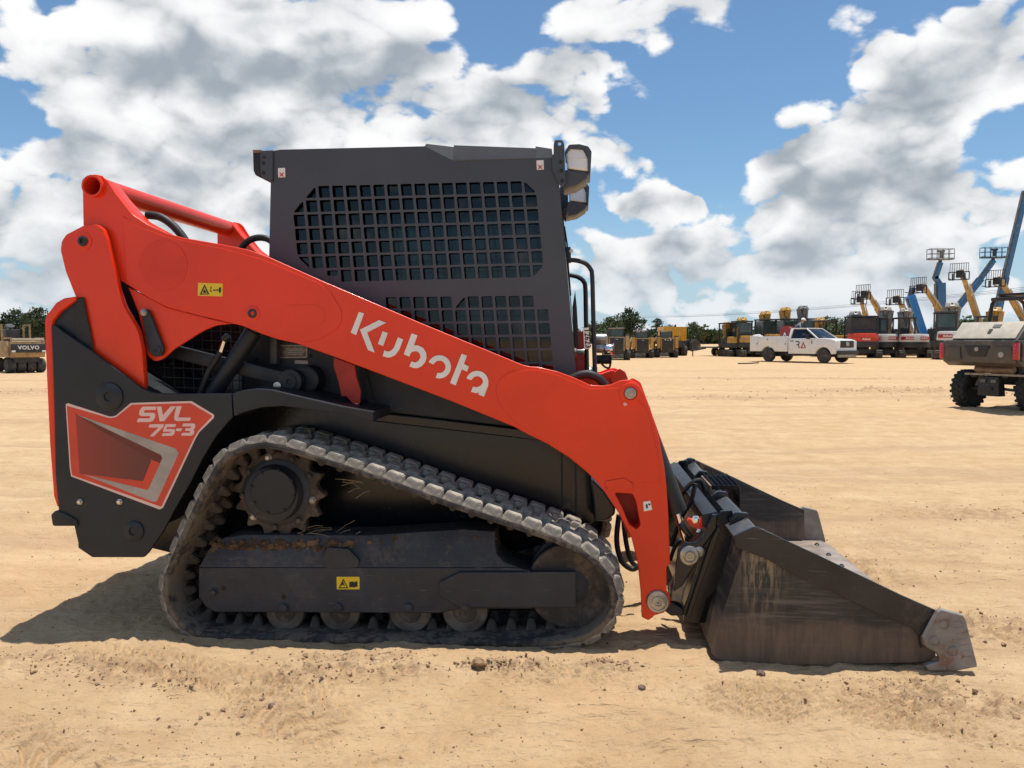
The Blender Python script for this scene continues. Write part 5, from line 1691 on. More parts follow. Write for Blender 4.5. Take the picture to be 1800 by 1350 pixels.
def skin_person(name, loc, rz, joints, edges, radii, m_):
    me = bpy.data.meshes.new(name)
    me.from_pydata(joints, edges, [])
    o = bpy.data.objects.new(name, me)
    COL.objects.link(o)
    md = o.modifiers.new('skin', 'SKIN')
    me.skin_vertices[0].data[0].use_root = True
    for i, r_ in enumerate(radii):
        me.skin_vertices[0].data[i].radius = (r_, r_)
    o.modifiers.new('sub', 'SUBSURF').render_levels = 2
    o.modifiers['sub'].levels = 2
    dg = bpy.context.evaluated_depsgraph_get()
    dg.update()
    m2 = bpy.data.meshes.new_from_object(o.evaluated_get(dg))
    bpy.data.objects.remove(o)
    return m2


ppos = truck.matrix_basis @ Vector((-.55, .30, .83))
person = empty('person', ppos, R(-20), 'person in grey shirt and white cap bending in the truck bed', 'person')
J = [(0, 0, .95), (.10, 0, 1.12), (.26, 0, 1.32), (.36, 0, 1.44), (.44, 0, 1.52), (.49, 0, 1.60), (.51, 0, 1.70),          # pelvis .. head top
     (.30, .19, 1.36), (.40, .27, 1.10), (.58, .22, .98), (.30, -.19, 1.36), (.42, -.27, 1.10), (.62, -.20, 1.00),
     (0, .11, .88), (.06, .13, .48), (0, .13, .06), (.14, .14, .03), (0, -.11, .88), (.06, -.13, .48), (-.04, -.13, .06), (.10, -.14, .03)]
ED = [(0, 1), (1, 2), (2, 3), (3, 4), (4, 5), (5, 6), (2, 7), (7, 8), (8, 9), (2, 10), (10, 11), (11, 12), (0, 13), (13, 14), (14, 15), (15, 16), (0, 17), (17, 18), (18, 19), (19, 20)]
RD = [.15, .15, .17, .10, .06, .10, .085, .075, .048, .036, .075, .048, .036, .095, .065, .045, .04, .095, .065, .045, .04]
pm_ = skin_person('body', None, 0, J, ED, RD, None)
mskin = bpy.data.materials.new('clothes_and_skin')
mskin.use_nodes = True
N = Nodes(mskin.node_tree)
sp2 = N.n('ShaderNodeSeparateXYZ')
N.put(sp2.inputs[0], N.n('ShaderNodeTexCoord').outputs['Object'])
c_ = N.mix(N.m('GREATER_THAN', sp2.outputs[2], .95), (.05, .06, .09), (.20, .20, .22))
c_ = N.mix(N.m('GREATER_THAN', sp2.outputs[2], 1.50), c_, (.42, .24, .17))
arm_m = N.m('MULTIPLY', N.m('GREATER_THAN', sp2.outputs[0], .37), N.m('LESS_THAN', sp2.outputs[2], 1.16))
c_ = N.mix(arm_m, c_, (.42, .24, .17))
N.put(mskin.node_tree.nodes['Principled BSDF'].inputs['Base Color'], c_)
mskin.node_tree.nodes['Principled BSDF'].inputs['Roughness'].default_value = .8
pbod = link('body', pm_, mskin, person, 60)
for s in (-1, 1):
    for k in range(4):
        yy = s * (.21 + (k - 1.5) * .018)
        B().tube([(.58, yy, .99), (.63, yy, .97), (.66, yy, .94 - .004 * k)], [.012, .010, .008], 6).obj('finger', mat('skin', (.42, .24, .17), .6), person)
    B().tube([(.57, s * .17, .99), (.62, s * .155, .975)], [.013, .009], 6).obj('thumb', MATS['skin'], person)
hh = B()
hh.lathe((.515, 0, 1.66), [(.125, 0), (.122, .05), (.09, .10), (.04, .125)], (.25, 0, 1), 20)
hh.box((.64, 0, 1.655), (.14, .17, .02), Matrix.Rotation(.2, 3, 'Y'))
hh.obj('cap', M_WHITE, person, smooth=50)
hn = B()
hn.lathe((.60, 0, 1.585), [(.012, 0), (.016, .02), (.008, .045)], (1, 0, -.2), 8)
hn.obj('nose', MATS['skin'], person)
for s in (-1, 1):
    B().lathe((.585, s * .04, 1.615), [(.012, 0), (.010, .012), (.003, .015)], (1, 0, 0), 8).obj('eye', M_INK, person)

# ---- utility vehicle at the right edge
UA = math.atan2(.42, .91)
utv = empty('utility_vehicle', (9.98, 14.8, 0), UA, 'grey brown side by side utility vehicle with dump bed seen from behind', 'utility vehicle')
B().prism([(-1.50, .90), (-1.53, 1.30), (-.30, 1.30), (-.30, .90), (-.55, .82), (-1.35, .82)], -.72, .72).obj('dump_bed', M_UTV, utv, bevel=.02)
tg_ = B().box((-1.535, 0, 1.09), (.05, 1.36, .40), Matrix.Rotation(R(-4), 3, 'Y')).obj('tailgate', M_UTV, utv, bevel=.015)
for y0, y1 in ((.62, .34), (-.34, -.62)):
    B().box((-1.568, (y0 + y1) / 2, 1.06), (.02, abs(y1 - y0) + .06, .24), Matrix.Rotation(R(-4), 3, 'Y'), .9).obj('tailgate_panel', M_UTV, tg_, bevel=.006)
lh = B()
lh._add([(-1.585, .24, 1.20), (-1.585, -.24, 1.20), (-1.578, -.15, 1.0), (-1.578, .15, 1.0), (-1.55, .24, 1.20), (-1.55, -.24, 1.20), (-1.55, -.15, 1.0), (-1.55, .15, 1.0)], [(0, 1, 2, 3), (4, 5, 1, 0), (5, 6, 2, 1), (6, 7, 3, 2), (7, 4, 0, 3)])
lh.obj('tailgate_latch', M_BTRIM, tg_, bevel=.006)
B().lathe((-1.588, 0, 1.135), [(.038, 0), (.038, .006), (.024, .008), (.022, .003), (.001, .003)], (-1, 0, 0), 18).obj('emblem', M_SILVER, tg_)
ev = B().lathe((-1.578, -.45, 1.04), [(.05, 0), (.05, .004), (.04, .006), (.001, .006)], (-1, 0, 0), 18).obj('badge', M_SILVER, tg_)
ev.scale = (1, 1.0, 1)
for k in range(4):
    y = (-.56, -.36, .36, .56)[k]
    B().box((-1.52, y, 1.29), (.06, .13, .02)).obj('tie_slot', M_DARKM, tg_, bevel=.004)
for s in (-1, 1):
    tl_ = B().box((-1.55, s * .70, 1.10), (.06, .10, .30)).obj('tail_light', M_TAIL, utv, bevel=.02)
    for k in range(5):
        B().lathe((-1.582, s * .70, .99 + k * .055), [(.018, 0), (.016, .008), (.005, .012)], (-1, 0, 0), 10).obj('tail_light_cell', mat('bright_red_lens', (.75, .03, .06), .25, coat=.5), tl_)
    sp_ = B().box((-.90, s * .735, 1.08), (1.1, .03, .34)).obj('bed_side_panel', M_UTV, utv, bevel=.012)
    B().box((-.90, s * .75, 1.06), (.8, .02, .18)).obj('bed_side_inset', M_BTRIM, sp_, bevel=.006)
    wheel(utv, (-.86, s * .62, .36), .36, .29, tyre=M_TYREB, rim=M_DARKM, lugs=20)
    wheel(utv, (1.10, s * .62, .36), .36, .26, tyre=M_TYREB, rim=M_DARKM, lugs=20)
    B().tube([(-.25, s * .66, .8), (-.28, s * .66, 1.5), (-.24, s * .62, 2.02), (-.12, s * .60, 2.14), (.5, s * .60, 2.16), (.75, s * .62, 2.05), (1.15, s * .68, 1.35), (1.25, s * .68, .95)], .035, 10).obj('roll_bar', M_BTRIM, utv)
    B().bar((-.86, s * .55, .40), (-.70, s * .16, .42), .06).bar((-.98, s * .55, .36), (-1.05, s * .14, .40), .05).obj('suspension_arm', M_DARKM, utv, bevel=.01)
    B().cyl((-.92, s * .42, .42), (-.80, s * .34, .84), .04, seg=12).obj('shock_absorber', M_GREYM, utv)
    B().lathe((-1.10, s * .30, .64), [(.05, 0), (.05, .1)], (0, 1, 0), 10).obj('bush', M_DARKM, utv)
B().bar((-.26, -.62, 2.1), (-.26, .62, 2.1), .07).obj('rear_crossbar', M_BTRIM, utv, bevel=.02)
B().box((.9, 0, .55), (2.9, 1.0, .20)).obj('chassis', M_DARKM, utv, bevel=.02)
B().box((.05, 0, .85), (.7, 1.25, .4)).obj('seat_base', M_BTRIM, utv, bevel=.05)
B().box((-.18, 0, 1.22), (.18, 1.25, .5)).obj('seat_back', M_BTRIM, utv, bevel=.05)
B().loft([(.95, -.7, .6), (1.75, -.55, .55), (1.75, .55, .55), (.95, .7, .6)], [(.95, -.68, 1.15), (1.65, -.5, .98), (1.65, .5, .98), (.95, .68, 1.15)]).obj('hood', M_UTV, utv, bevel=.05)
B().box((.6, 0, 2.2), (1.3, 1.3, .05)).obj('canopy', M_BTRIM, utv, bevel=.02)
cs = B().box((-1.12, 0, .44), (.20, .42, .36), None, .85).obj('gearbox_guard', M_BTRIM, utv, bevel=.02)
for y in (-.1, .1):
    B().box((-1.226, y, .54), (.01, .10, .06)).obj('guard_label', M_GREYM, cs)
B().box((-1.226, 0, .40), (.02, .16, .06)).obj('hitch_slot', M_INK, cs)
B().lathe((-1.18, -.45, .76), [(.06, 0), (.075, .02), (.075, .70), (.06, .72)], (0, 1, 0), 16).obj('muffler', mat('brown_muffler', (.16, .11, .08), .5, metal=.4, var=.3), utv)
B().bar((-1.15, -.62, .66), (-1.15, .50, .66), .05, .04).obj('rear_bar', M_BGREY, utv, bevel=.01)
bx_ = empty('cargo_box', utv.matrix_basis @ Vector((-.90, 0, 1.30)), UA, 'beige and grey cargo box with sloped lid in the utility vehicle bed', 'cargo box')
B().loft([(-.50, -.62, 0), (.50, -.62, 0), (.50, .62, 0), (-.50, .62, 0)], [(-.18, -.62, .34), (.50, -.62, .34), (.50, .62, .34), (-.18, .62, .34)]).obj('shell', M_UTV, bx_, bevel=.02)
q_ = Matrix.Rotation(R(-46.7), 3, 'Y')
ld = B().box((-.352, .02, .182), (.42, 1.20, .02), q_).obj('lid', M_BEIGE, bx_, bevel=.008)
B().box((-.39, -.05, .165), (.10, .06, .02), q_).obj('lid_latch', M_DARKM, ld)
B().box((-.30, -.12, .262), (.08, .14, .006), q_).obj('lid_label', M_GREYM, ld)

# ---- pneumatic roller at the left edge
rol = empty('pneumatic_roller', (gx_(24, 30.6) - .35, 31.4, 0), R(138), 'dirty yellow pneumatic tyre roller with black lettered rear panel', 'roller')
M_ROLY = mat('dirty_tan_paint', (.36, .23, .10), .6, var=.25, dust=.5, dustcol=(.34, .24, .15))
B().prism([(-1.35, .62), (-1.42, .80), (-1.42, 1.22), (-1.2, 1.26), (1.6, 1.26), (1.75, 1.1), (1.75, .62)], -.60, .60).obj('body', M_ROLY, rol, bevel=.03)
rp = B().box((-1.43, 0, .98), (.06, 1.24, .34)).obj('rear_panel', M_DARKM, rol, bevel=.015)
tvm = text_mesh('VOLVO', .21, .01, .006, 0, 1.1)
tvm.transform(Matrix.Rotation(math.pi / 2 * -1, 4, 'Z'))
tv = link('lettering', tvm, M_WHITE, rp, 0)
tv.location = (-1.465, 0, 1.0)
for s in (-1, 1):
    B().box((-1.465, s * .53, .86), (.02, .14, .07)).obj('rear_reflector', M_WHITE, rol, bevel=.008)
    B().bar((-1.35, s * .55, 1.26), (-1.35, s * .55, 1.40), .07).bar((-1.35, s * .55, 1.38), (-.4, s * .55, 1.38), .06).obj('hand_rail', M_ROLY, rol)
    B().bar((.1, s * .5, 1.26), (.1, s * .5, 1.95), .06).bar((.1, s * .5, 1.92), (.9, s * .5, 1.92), .06).bar((.9, s * .5, 1.26), (.9, s * .5, 1.92), .06).obj('guard_rail', M_ROLY, rol)
B().bar((-1.38, -.55, 1.33), (-1.38, .55, 1.33), .09).obj('rear_bar', M_BEIGE, rol, bevel=.02)
B().tube([(1.0, 0, 1.3), (.95, 0, 1.75), (.85, 0, 1.9)], .03, 8).lathe((.85, 0, 1.9), [(.16, -.015), (.18, 0), (.16, .015)], (-.5, 0, 1), 18).obj('steering_wheel', M_DARKM, rol)
B().box((.7, 0, 1.5), (.5, .5, .5)).obj('seat', M_DARKM, rol, bevel=.05)
for k in range(4):
    wheel(rol, (-.95, -.525 + k * .35, .29), .29, .30, rim=M_ROLY)
    if k < 3:
        wheel(rol, (1.25, -.35 + k * .35, .29), .29, .30, rim=M_ROLY)
B().box((-.95, 0, .52), (.5, .9, .2)).obj('axle_frame', M_DARKM, rol)
B().tube([(-1.2, .62, .66), (-1.25, .66, 1.1), (-1.15, .66, 1.25)], .03, 8).obj('step_rail', M_ROLY, rol)

# ---- mini excavators parked in a row


def crawler(parent, y, L_, h, w, m_, cx=0.):
    r = h / 2
    pts = [(cx + L_ / 2 - r + r * math.sin(math.pi * k / 8), r + r * math.cos(math.pi * k / 8)) for k in range(9)] + [(cx - L_ / 2 + r - r * math.sin(math.pi * k / 8), r - r * math.cos(math.pi * k / 8)) for k in range(9)]
    o = B().prism(pts, y - w / 2, y + w / 2).obj('track', m_, parent, bevel=.02)
    n = 26
    for k in range(n):                                        # grouser bars
        s = k / n * (2 * (L_ - h) + math.pi * h)
        a = L_ - h
        if s < a:
            p, ang = (cx - a / 2 + s, h), 0
        elif s < a + math.pi * r:
            t = (s - a) / r
            p, ang = (cx + a / 2 + r * math.sin(t), r + r * math.cos(t)), t
        elif s < 2 * a + math.pi * r:
            p, ang = (cx + a / 2 - (s - a - math.pi * r), 0), math.pi
        else:
            t = (s - 2 * a - math.pi * r) / r
            p, ang = (cx - a / 2 - r * math.sin(t), r - r * math.cos(t)), math.pi + t
        if k == 0:
            gb = B().box((0, 0, 0), (.05, w, .045)).obj('grouser', m_, o)
            gm = gb.data
        else:
            gb = link('grouser', gm, None, o, 0)
        gb.location = (p[0], y, p[1])
        gb.rotation_euler = (0, ang, 0)
    sx_ = -1 if y < 0 else 1
    B().lathe((cx - L_ / 2 + r, y + sx_ * w * .3, r), [(r * .7, 0), (r * .7, w * .24), (r * .3, w * .26)], (0, sx_, 0), 18).obj('drive_wheel', M_DARKM, o)
    return o


def excavator(label, px, Y, yaw, body, cw, cab='cab', boomm=None, k=1., top=4.0, stripe=None, text=None, cabm=None, boom_side=.0, group=None, trackm=None, reach=1.0):
    x = gx_(px, Y)
    e = empty('mini_excavator', (x, Y, hz(x, Y)), R(yaw), label, 'excavator', group)
    e.scale = (k, k, k)
    boomm = boomm or body
    cabm = cabm or M_DARKM
    for s in (-1, 1):
        crawler(e, s * .78, 2.2, .52, .36, trackm or M_TYRE)
    B().box((0, 0, .42), (1.3, 1.2, .26)).cyl((0, 0, .5), (0, 0, .68), .45).obj('undercarriage', M_DARKM, e)
    B().box((1.35, 0, .30), (.10, 1.9, .36)).bar((.5, .4, .38), (1.3, .4, .3), .1).bar((.5, -.4, .38), (1.3, -.4, .3), .1).obj('dozer_blade', boomm, e, bevel=.02)
    # house: rounded tail
    n = 14
    tail = [(-.15 - 1.0 * math.sin(math.pi * i / n) ** .8 if 0 < i < n else -.15, -.93 * math.cos(math.pi * i / n)) for i in range(n + 1)]
    lo_ = [(1.0, -.93), *[(x_, y_) for x_, y_ in tail], (1.0, .93)]
    b_ = B()
    b_.loft([(x_, y_, .68) for x_, y_ in lo_], [(x_, y_, 1.02) for x_, y_ in lo_])
    b_.obj('house', M_DARKM, e, bevel=.03)
    up_ = [(x_ * .98 - .0, y_ * .98) for x_, y_ in lo_[1:-1]]
    b_ = B()
    b_.loft([(x_, y_, 1.02) for x_, y_ in up_], [(x_ * .93, y_ * .96, 1.52) for x_, y_ in up_])
    cwt = b_.obj('counterweight', cw, e, bevel=.06)
    if stripe:
        st_ = [(x_ * 1.006 - .012, y_ * 1.012) for x_, y_ in up_]
        for i0, i1 in ((2, 6), (8, 12)):
            q = st_[i0:i1 + 1]
            b_ = B()
            for (xa, ya), (xb, yb) in zip(q, q[1:]):
                b_.loft([(xa, ya, 1.16), (xb, yb, 1.16), (xb * .97, yb * .985, 1.36), (xa * .97, ya * .985, 1.36)], [(xa * .95, ya * .95, 1.16), (xb * .95, yb * .95, 1.16), (xb * .92, yb * .935, 1.36), (xa * .92, ya * .935, 1.36)])
            b_.obj('stripe', stripe, cwt)
        if text:
            tm_ = text_mesh(text, .15, .02, .004)
            tm_.transform(Matrix.Rotation(-math.pi / 2, 4, 'Z'))
            for yy, rz in ((-.42, R(24)), (.42, R(-24))):
                to_ = link('lettering', tm_, M_WHITE, cwt, 0)
                to_.location = (-1.04, yy, 1.26)
                to_.rotation_euler = (0, 0, rz)
    elif text:
        tm_ = text_mesh(text, .15, .02, .004)
        tm_.transform(Matrix.Rotation(-math.pi / 2, 4, 'Z'))
        to_ = link('lettering', tm_, M_WHITE, cwt, 0)
        to_.location = (-1.155, 0, 1.16)
    # cab or canopy on the left
    cx0, cx1, cy0, cy1, zb, zt = -.35, .95, -.05, .90, 1.02, 2.52
    if cab == 'box':
        cy0, cy1, cx0 = -.75, .75, -.6
    for xx in (cx0, cx1):
        for yy in (cy0, cy1):
            B().bar((xx, yy, zb), (xx * .95 if xx > 0 else xx, yy, zt), .08).obj('cab_post', cabm, e)
    B().box(((cx0 + cx1) / 2, (cy0 + cy1) / 2, zt + .02), (cx1 - cx0 + .16, cy1 - cy0 + .12, .10)).obj('cab_roof', cabm, e, bevel=.03)
    B().box(((cx0 + cx1) / 2, (cy0 + cy1) / 2, zb + .18), (cx1 - cx0, cy1 - cy0, .36)).obj('cab_base', cabm, e, bevel=.02)
    B().box((.1, (cy0 + cy1) / 2, 1.60), (.14, .5, .6)).box((.3, (cy0 + cy1) / 2, 1.42), (.45, .5, .12)).obj('seat', M_INK, e, bevel=.03)
    if cab != 'canopy':
        gm_ = M_DARKM if cab == 'box' else M_MGLASS
        for c_, s_ in ((((cx0 + cx1) / 2, cy0, 1.95), (cx1 - cx0 - .08, .02, 1.0)), (((cx0 + cx1) / 2, cy1, 1.95), (cx1 - cx0 - .08, .02, 1.0)), ((cx0, (cy0 + cy1) / 2, 1.98), (.02, cy1 - cy0 - .1, .95)), ((cx1 * .97, (cy0 + cy1) / 2, 1.98), (.02, cy1 - cy0 - .1, .95))):
            B().box(c_, s_).obj('cab_window', gm_, e)
        B().box((cx0, (cy0 + cy1) / 2, 1.60), (.05, cy1 - cy0, .3)).obj('cab_rear_panel', cabm, e, bevel=.01)
    # boom, dipper, bucket
    by = boom_side
    P0, P1, P2, P3 = (1.0, by, 1.05), (1.55 * reach, by, top * .62), (1.30 * reach + .35, by, top), (2.35 * reach, by, top * .52)
    bb_ = B().bar(P0, P1, .34, .42)
    for yo in (-.31, .31):
        bb_.bar(Vector(P1) + Vector((0, yo * .5, -.1)), Vector(P2) + Vector((0, yo, 0)), .15, .34)
    bb_.box(Vector(P2) + Vector((0, 0, .04)), (.42, .74, .30), Matrix.Rotation(.4, 3, 'Y'), .8)
    bb_.obj('boom', boomm, e, bevel=.02)
    B().bar(Vector(P2) + Vector((-.25, 0, .12)), P3, .24, .32).obj('dipper', boomm, e, bevel=.02)
    B().cyl((P0[0] + .15, by, P0[2]), (P1[0] + .12, by, P1[2] + .1), .07, seg=10).obj('boom_cylinder', M_GREYM, e)
    B().cyl((P1[0] + .0, by, P1[2] + .25), (P2[0] - .2, by, P2[2] + .22), .06, seg=10).obj('dipper_cylinder', M_GREYM, e)
    B().prism([(P3[0] - .05, P3[2] + .12), (P3[0] + .28, P3[2] + .05), (P3[0] + .22, P3[2] - .42), (P3[0] - .15, P3[2] - .50), (P3[0] - .50, P3[2] - .38), (P3[0] - .2, P3[2] - .28)], by - .32, by + .32).obj('digging_bucket', M_DARKM, e, bevel=.015)
    return e


M_KCAB = mat('navy_black_panel', (.012, .018, .030), .3, var=.1, spec=.5)
excavator('yellow mini excavator with open cab at the left end of its row', 1292, 62, 100, M_CATY, M_CATY, 'canopy', top=2.45, k=1.05, reach=.8)
excavator('yellow mini excavator right of the leftmost one, behind the service pickup', 1316, 61, 96, M_CATY, M_CATY, 'cab', top=2.65, k=1.1, reach=.8)
excavator('yellow mini excavator with raised boom above the hose reel', 1358, 65, 98, M_CATY, M_CATY, 'cab', top=2.95, k=1.2, reach=.7)
excavator('yellow mini excavator with tallest folded boom behind the pickup cab', 1394, 66, 98, M_CATY, M_CATY, 'cab', top=3.2, k=1.22, reach=.7)
excavator('dark grey excavator with hydraulic boom behind the person in the truck', 1428, 68, 100, M_GREYM, M_DARKM, 'cab', top=3.3, k=1.25, reach=.8)
excavator('low yellow excavator body just left of the red one', 1462, 60, 100, M_CATY, M_CATY, 'canopy', top=2.6, k=1.1)
excavator('mini excavator with orange red counterweight and dark square cab', 1513, 57, 80, M_GREYM, M_KRED, 'box', top=2.7, text='Kubota', cabm=M_KCAB, k=1.2)
excavator('white mini excavator with red stripe, next to the orange red one', 1556, 58, 62, M_BGREY, M_BWHITE, 'cab', top=3.1, stripe=M_BRED, text='Bobcat', k=1.17, boom_side=.1)
excavator('white mini excavator with canopy and red stripe, middle of three', 1602, 57, 78, M_BGREY, M_BWHITE, 'canopy', top=3.0, stripe=M_BRED, text='Bobcat', k=1.17)
excavator('larger white excavator with red stripe, partly hidden by utility vehicle', 1676, 52, 66, M_BGREY, M_BWHITE, 'cab', top=2.9, stripe=M_BRED, text='Bobcat', k=1.25)
excavator('yellow excavator with black framed cab above the utility vehicle bed', 1748, 50, 60, M_CATY, M_CATY, 'canopy', top=2.9, k=1.12)

# ---- telehandlers with raised booms


def telehandler(label, px, Y, yaw, tip, Lb=None, group=None):
    """tip = pixel of the boom head"""
    x = gx_(px, Y)
    e = empty('telehandler', (x, Y, 0), R(yaw), label, 'telehandler', group)
    inv = (Matrix.Translation(e.location) @ Matrix.Rotation(R(yaw), 4, 'Z')).inverted()
    f = Vector((math.cos(R(yaw)), math.sin(R(yaw)), 0))
    # the boom lies in the machine's own vertical plane
    o_ = Vector((0, 0, CAM_H))
    d = pix_dir(*tip)
    nrm = Vector((-f.y, f.x, 0))
    t = (Vector((x, Y, 0)) - o_).dot(nrm) / d.dot(nrm)
    T = inv @ (o_ + d * t)
    B().box((0, 0, .95), (4.4, 1.3, .55)).obj('chassis', M_DARKM, e, bevel=.04)
    B().box((-.6, .75, 1.55), (1.5, .8, .7)).obj('engine_cover', M_TELE, e, bevel=.08)
    cb_ = B().box((.1, -.72, 1.75), (1.2, .8, 1.2), None, .92).obj('cab', M_DARKM, e, bevel=.05)
    B().box((.1, -1.08, 1.9), (.9, .06, .7)).obj('cab_window', M_MGLASS, cb_)
    for xx in (-1.5, 1.5):
        for s in (-1, 1):
            wheel(e, (xx, s * .95, .62), .62, .42, rim=M_TELE)
    P = Vector((-1.9, 0, 2.0))
    dr = (T - P)
    Lq = dr.length
    dr.normalize()
    B().bar(P - dr * .2, P + dr * Lq * .62, .36, .46).obj('outer_boom', M_TELE, e, bevel=.03)
    B().bar(P + dr * Lq * .55, T, .28, .36).obj('inner_boom', M_TELE, e, bevel=.02)
    sd = Vector((0, .30, 0))
    B().bar(P + sd + dr * .4, P + sd + dr * Lq * .80, .10, .14).obj('hose_channel', M_BEIGE, e)
    up = Vector((0, 0, 1))
    B().cyl(Vector((-.6, 0, 1.2)), P + dr * Lq * .35, .10, seg=12).obj('lift_ram', M_GREYM, e)
    # goose neck, carriage, backrest and forks
    H0 = T + Vector((.35, 0, -.15))
    hd = B()
    hd.bar(T - dr * .1, H0 + Vector((0, 0, -.3)), .30, .34)
    hd.box(H0 + Vector((.18, 0, -.15)), (.18, .5, .6))
    hd.obj('boom_head', M_DARKM, e, bevel=.02)
    car = B()
    for z in (-.62, .0):
        car.bar(H0 + Vector((.34, -.75, z)), H0 + Vector((.34, .75, z)), .08)
    for y in (-.75, -.35, .35, .75):
        car.bar(H0 + Vector((.34, y, -.62)), H0 + Vector((.34, y, .02)), .07)
    co_ = car.obj('fork_carriage', M_DARKM, e)
    for k in range(9):
        y = -.68 + k * .17
        B().bar(H0 + Vector((.34, y, 0)), H0 + Vector((.30, y, .72)), .035).obj('backrest_bar', M_DARKM, co_)
    B().bar(H0 + Vector((.30, -.70, .72)), H0 + Vector((.30, .70, .72)), .045).obj('backrest_rail', M_DARKM, co_)
    for y in (-.45, .45):
        B().bar(H0 + Vector((.40, y, -.1)), H0 + Vector((.40, y, -.66)), .11, .06, (1, 0, 0)).bar(H0 + Vector((.38, y, -.66)), H0 + Vector((1.55, y, -.58)), .11, .05).obj('fork', M_DARKM, co_)
    return e


telehandler('tan telehandler with raised boom, farthest left of the raised forks', 1548, 74, 216, (1524, 512))
telehandler('tan telehandler with upright boom, second raised fork carriage from left', 1588, 72, 226, (1578, 521))
telehandler('tan telehandler with slanted boom, third raised fork carriage from left', 1656, 70, 212, (1622, 500))
telehandler('tan telehandler with tall weathered boom, fourth raised fork carriage from left', 1714, 68, 226, (1690, 476))
telehandler('tan telehandler with raised boom nearest the right edge of the row', 1792, 66, 214, (1757, 488))
telehandler('tan telehandler whose boom rises behind the leftmost raised forks', 1522, 84, 236, (1512, 522))

# ---- blue boom lifts


def rails(b, c, lx, ly, h, r=.025, f=None):
    pts = [(-lx, -ly), (lx, -ly), (lx, ly), (-lx, ly)]
    for z in (h, h * .55, .12):
        for (x0, y0), (x1, y1) in zip(pts, pts[1:] + pts[:1]):
            b.bar(Vector(c) + Vector((x0, y0, z)), Vector(c) + Vector((x1, y1, z)), r * 2)
    for x0, y0 in pts + [(0, -ly), (0, ly), (-lx / 2, ly), (lx / 2, ly), (-lx / 2, -ly), (lx / 2, -ly)]:
        b.bar(Vector(c) + Vector((x0, y0, 0)), Vector(c) + Vector((x0, y0, h)), r * 2)


def boom_lift(label, Y, base_px, pts, plat=None, widths=(.62, .50, .40), mats_=None, pw=1.25):
    """pts: pixels along the boom from the turntable up; plat: pixel of the platform floor's centre"""
    x = gx_(base_px, Y)
    e = empty('boom_lift', (x, Y, 0), 0, label, 'boom lift')
    B().box((0, 0, .75), (2.4, 3.2, .4)).obj('chassis', M_DARKM, e, bevel=.05)
    for xx in (-1.05, 1.05):
        for yy in (-1.3, 1.3):
            wheel(e, (xx, yy, .5), .5, .4, axis=(1, 0, 0), rim=M_BLUE)
    B().cyl((0, 0, .9), (0, 0, 1.15), .7, seg=20).box((0, .8, 1.5), (1.6, 1.4, .8)).obj('turntable', M_BLUE, e, bevel=.05)
    W_ = [Vector((0, 0, 1.6))] + [at(px, py, Y) - Vector((x, Y, 0)) for px, py in pts]
    for i, (a, c) in enumerate(zip(W_, W_[1:])):
        w = widths[min(i, len(widths) - 1)]
        m_ = (mats_ or [M_BLUE, M_BLUE, M_BLUE])[min(i, 2)]
        d = (c - a).normalized()
        s = B().bar(a - d * .15, c + d * .15, w * .8, w, (0, 1, 0)).obj('boom_section', m_, e, bevel=.03)
        nn = d.cross(Vector((0, 1, 0)))
        off = nn * (w * .5) + Vector((0, -.1, 0))
        B().bar(a + off, c + off, .14, .2, (0, 1, 0)).obj('cable_track', M_GREYM, s)
    if plat:
        c = at(*plat, Y) - Vector((x, Y, 0))
        b_ = B()
        rails(b_, c, pw, .45, 1.1)
        ro_ = b_.obj('platform_rails', M_GREYM if plat[0] < 1700 else M_BLUE, e)
        B().box(c + Vector((0, 0, .0)), (pw * 2 + .05, .95, .10)).obj('platform_floor', M_GREYM if plat[0] < 1700 else M_DARKM, e, bevel=.02)
        B().box(c + Vector((-.15, -.35, .85)), (.75, .25, .18)).box(c + Vector((-.1, -.35, .45)), (.35, .2, .7)).obj('control_box', M_DARKM if plat[0] > 1700 else M_GREYM, e, bevel=.02)
        B().bar(W_[-1], c + Vector((0, 0, -.1)), .25, .3, (0, 1, 0)).obj('jib_mount', M_DARKM, e)
    return e


boom_lift('blue boom lift with grey railed platform standing left of the other lifted platform', 84, 1652, [(1652, 500), (1644, 488), (1652, 464)], (1653, 456), (1.0, .55, .55))
boom_lift('blue boom lift with slanted boom carrying the dark railed platform', 86, 1640, [(1722, 492), (1745, 460)], (1746, 453), (.75, .55, .4))
boom_lift('tallest blue boom lift whose boom leaves the right picture edge', 82, 1742, [(1766, 490), (1802, 338)], None, (.75, .62, .5))
boom_lift('blue boom lift with short light boom between the raised forks', 88, 1622, [(1600, 522), (1604, 508)], None, (1.0, .6, .5), [mat('bright_blue_paint', (.05, .25, .55), .4, var=.1), M_BLUE, M_BLUE])

# ---- skid steers seen from behind


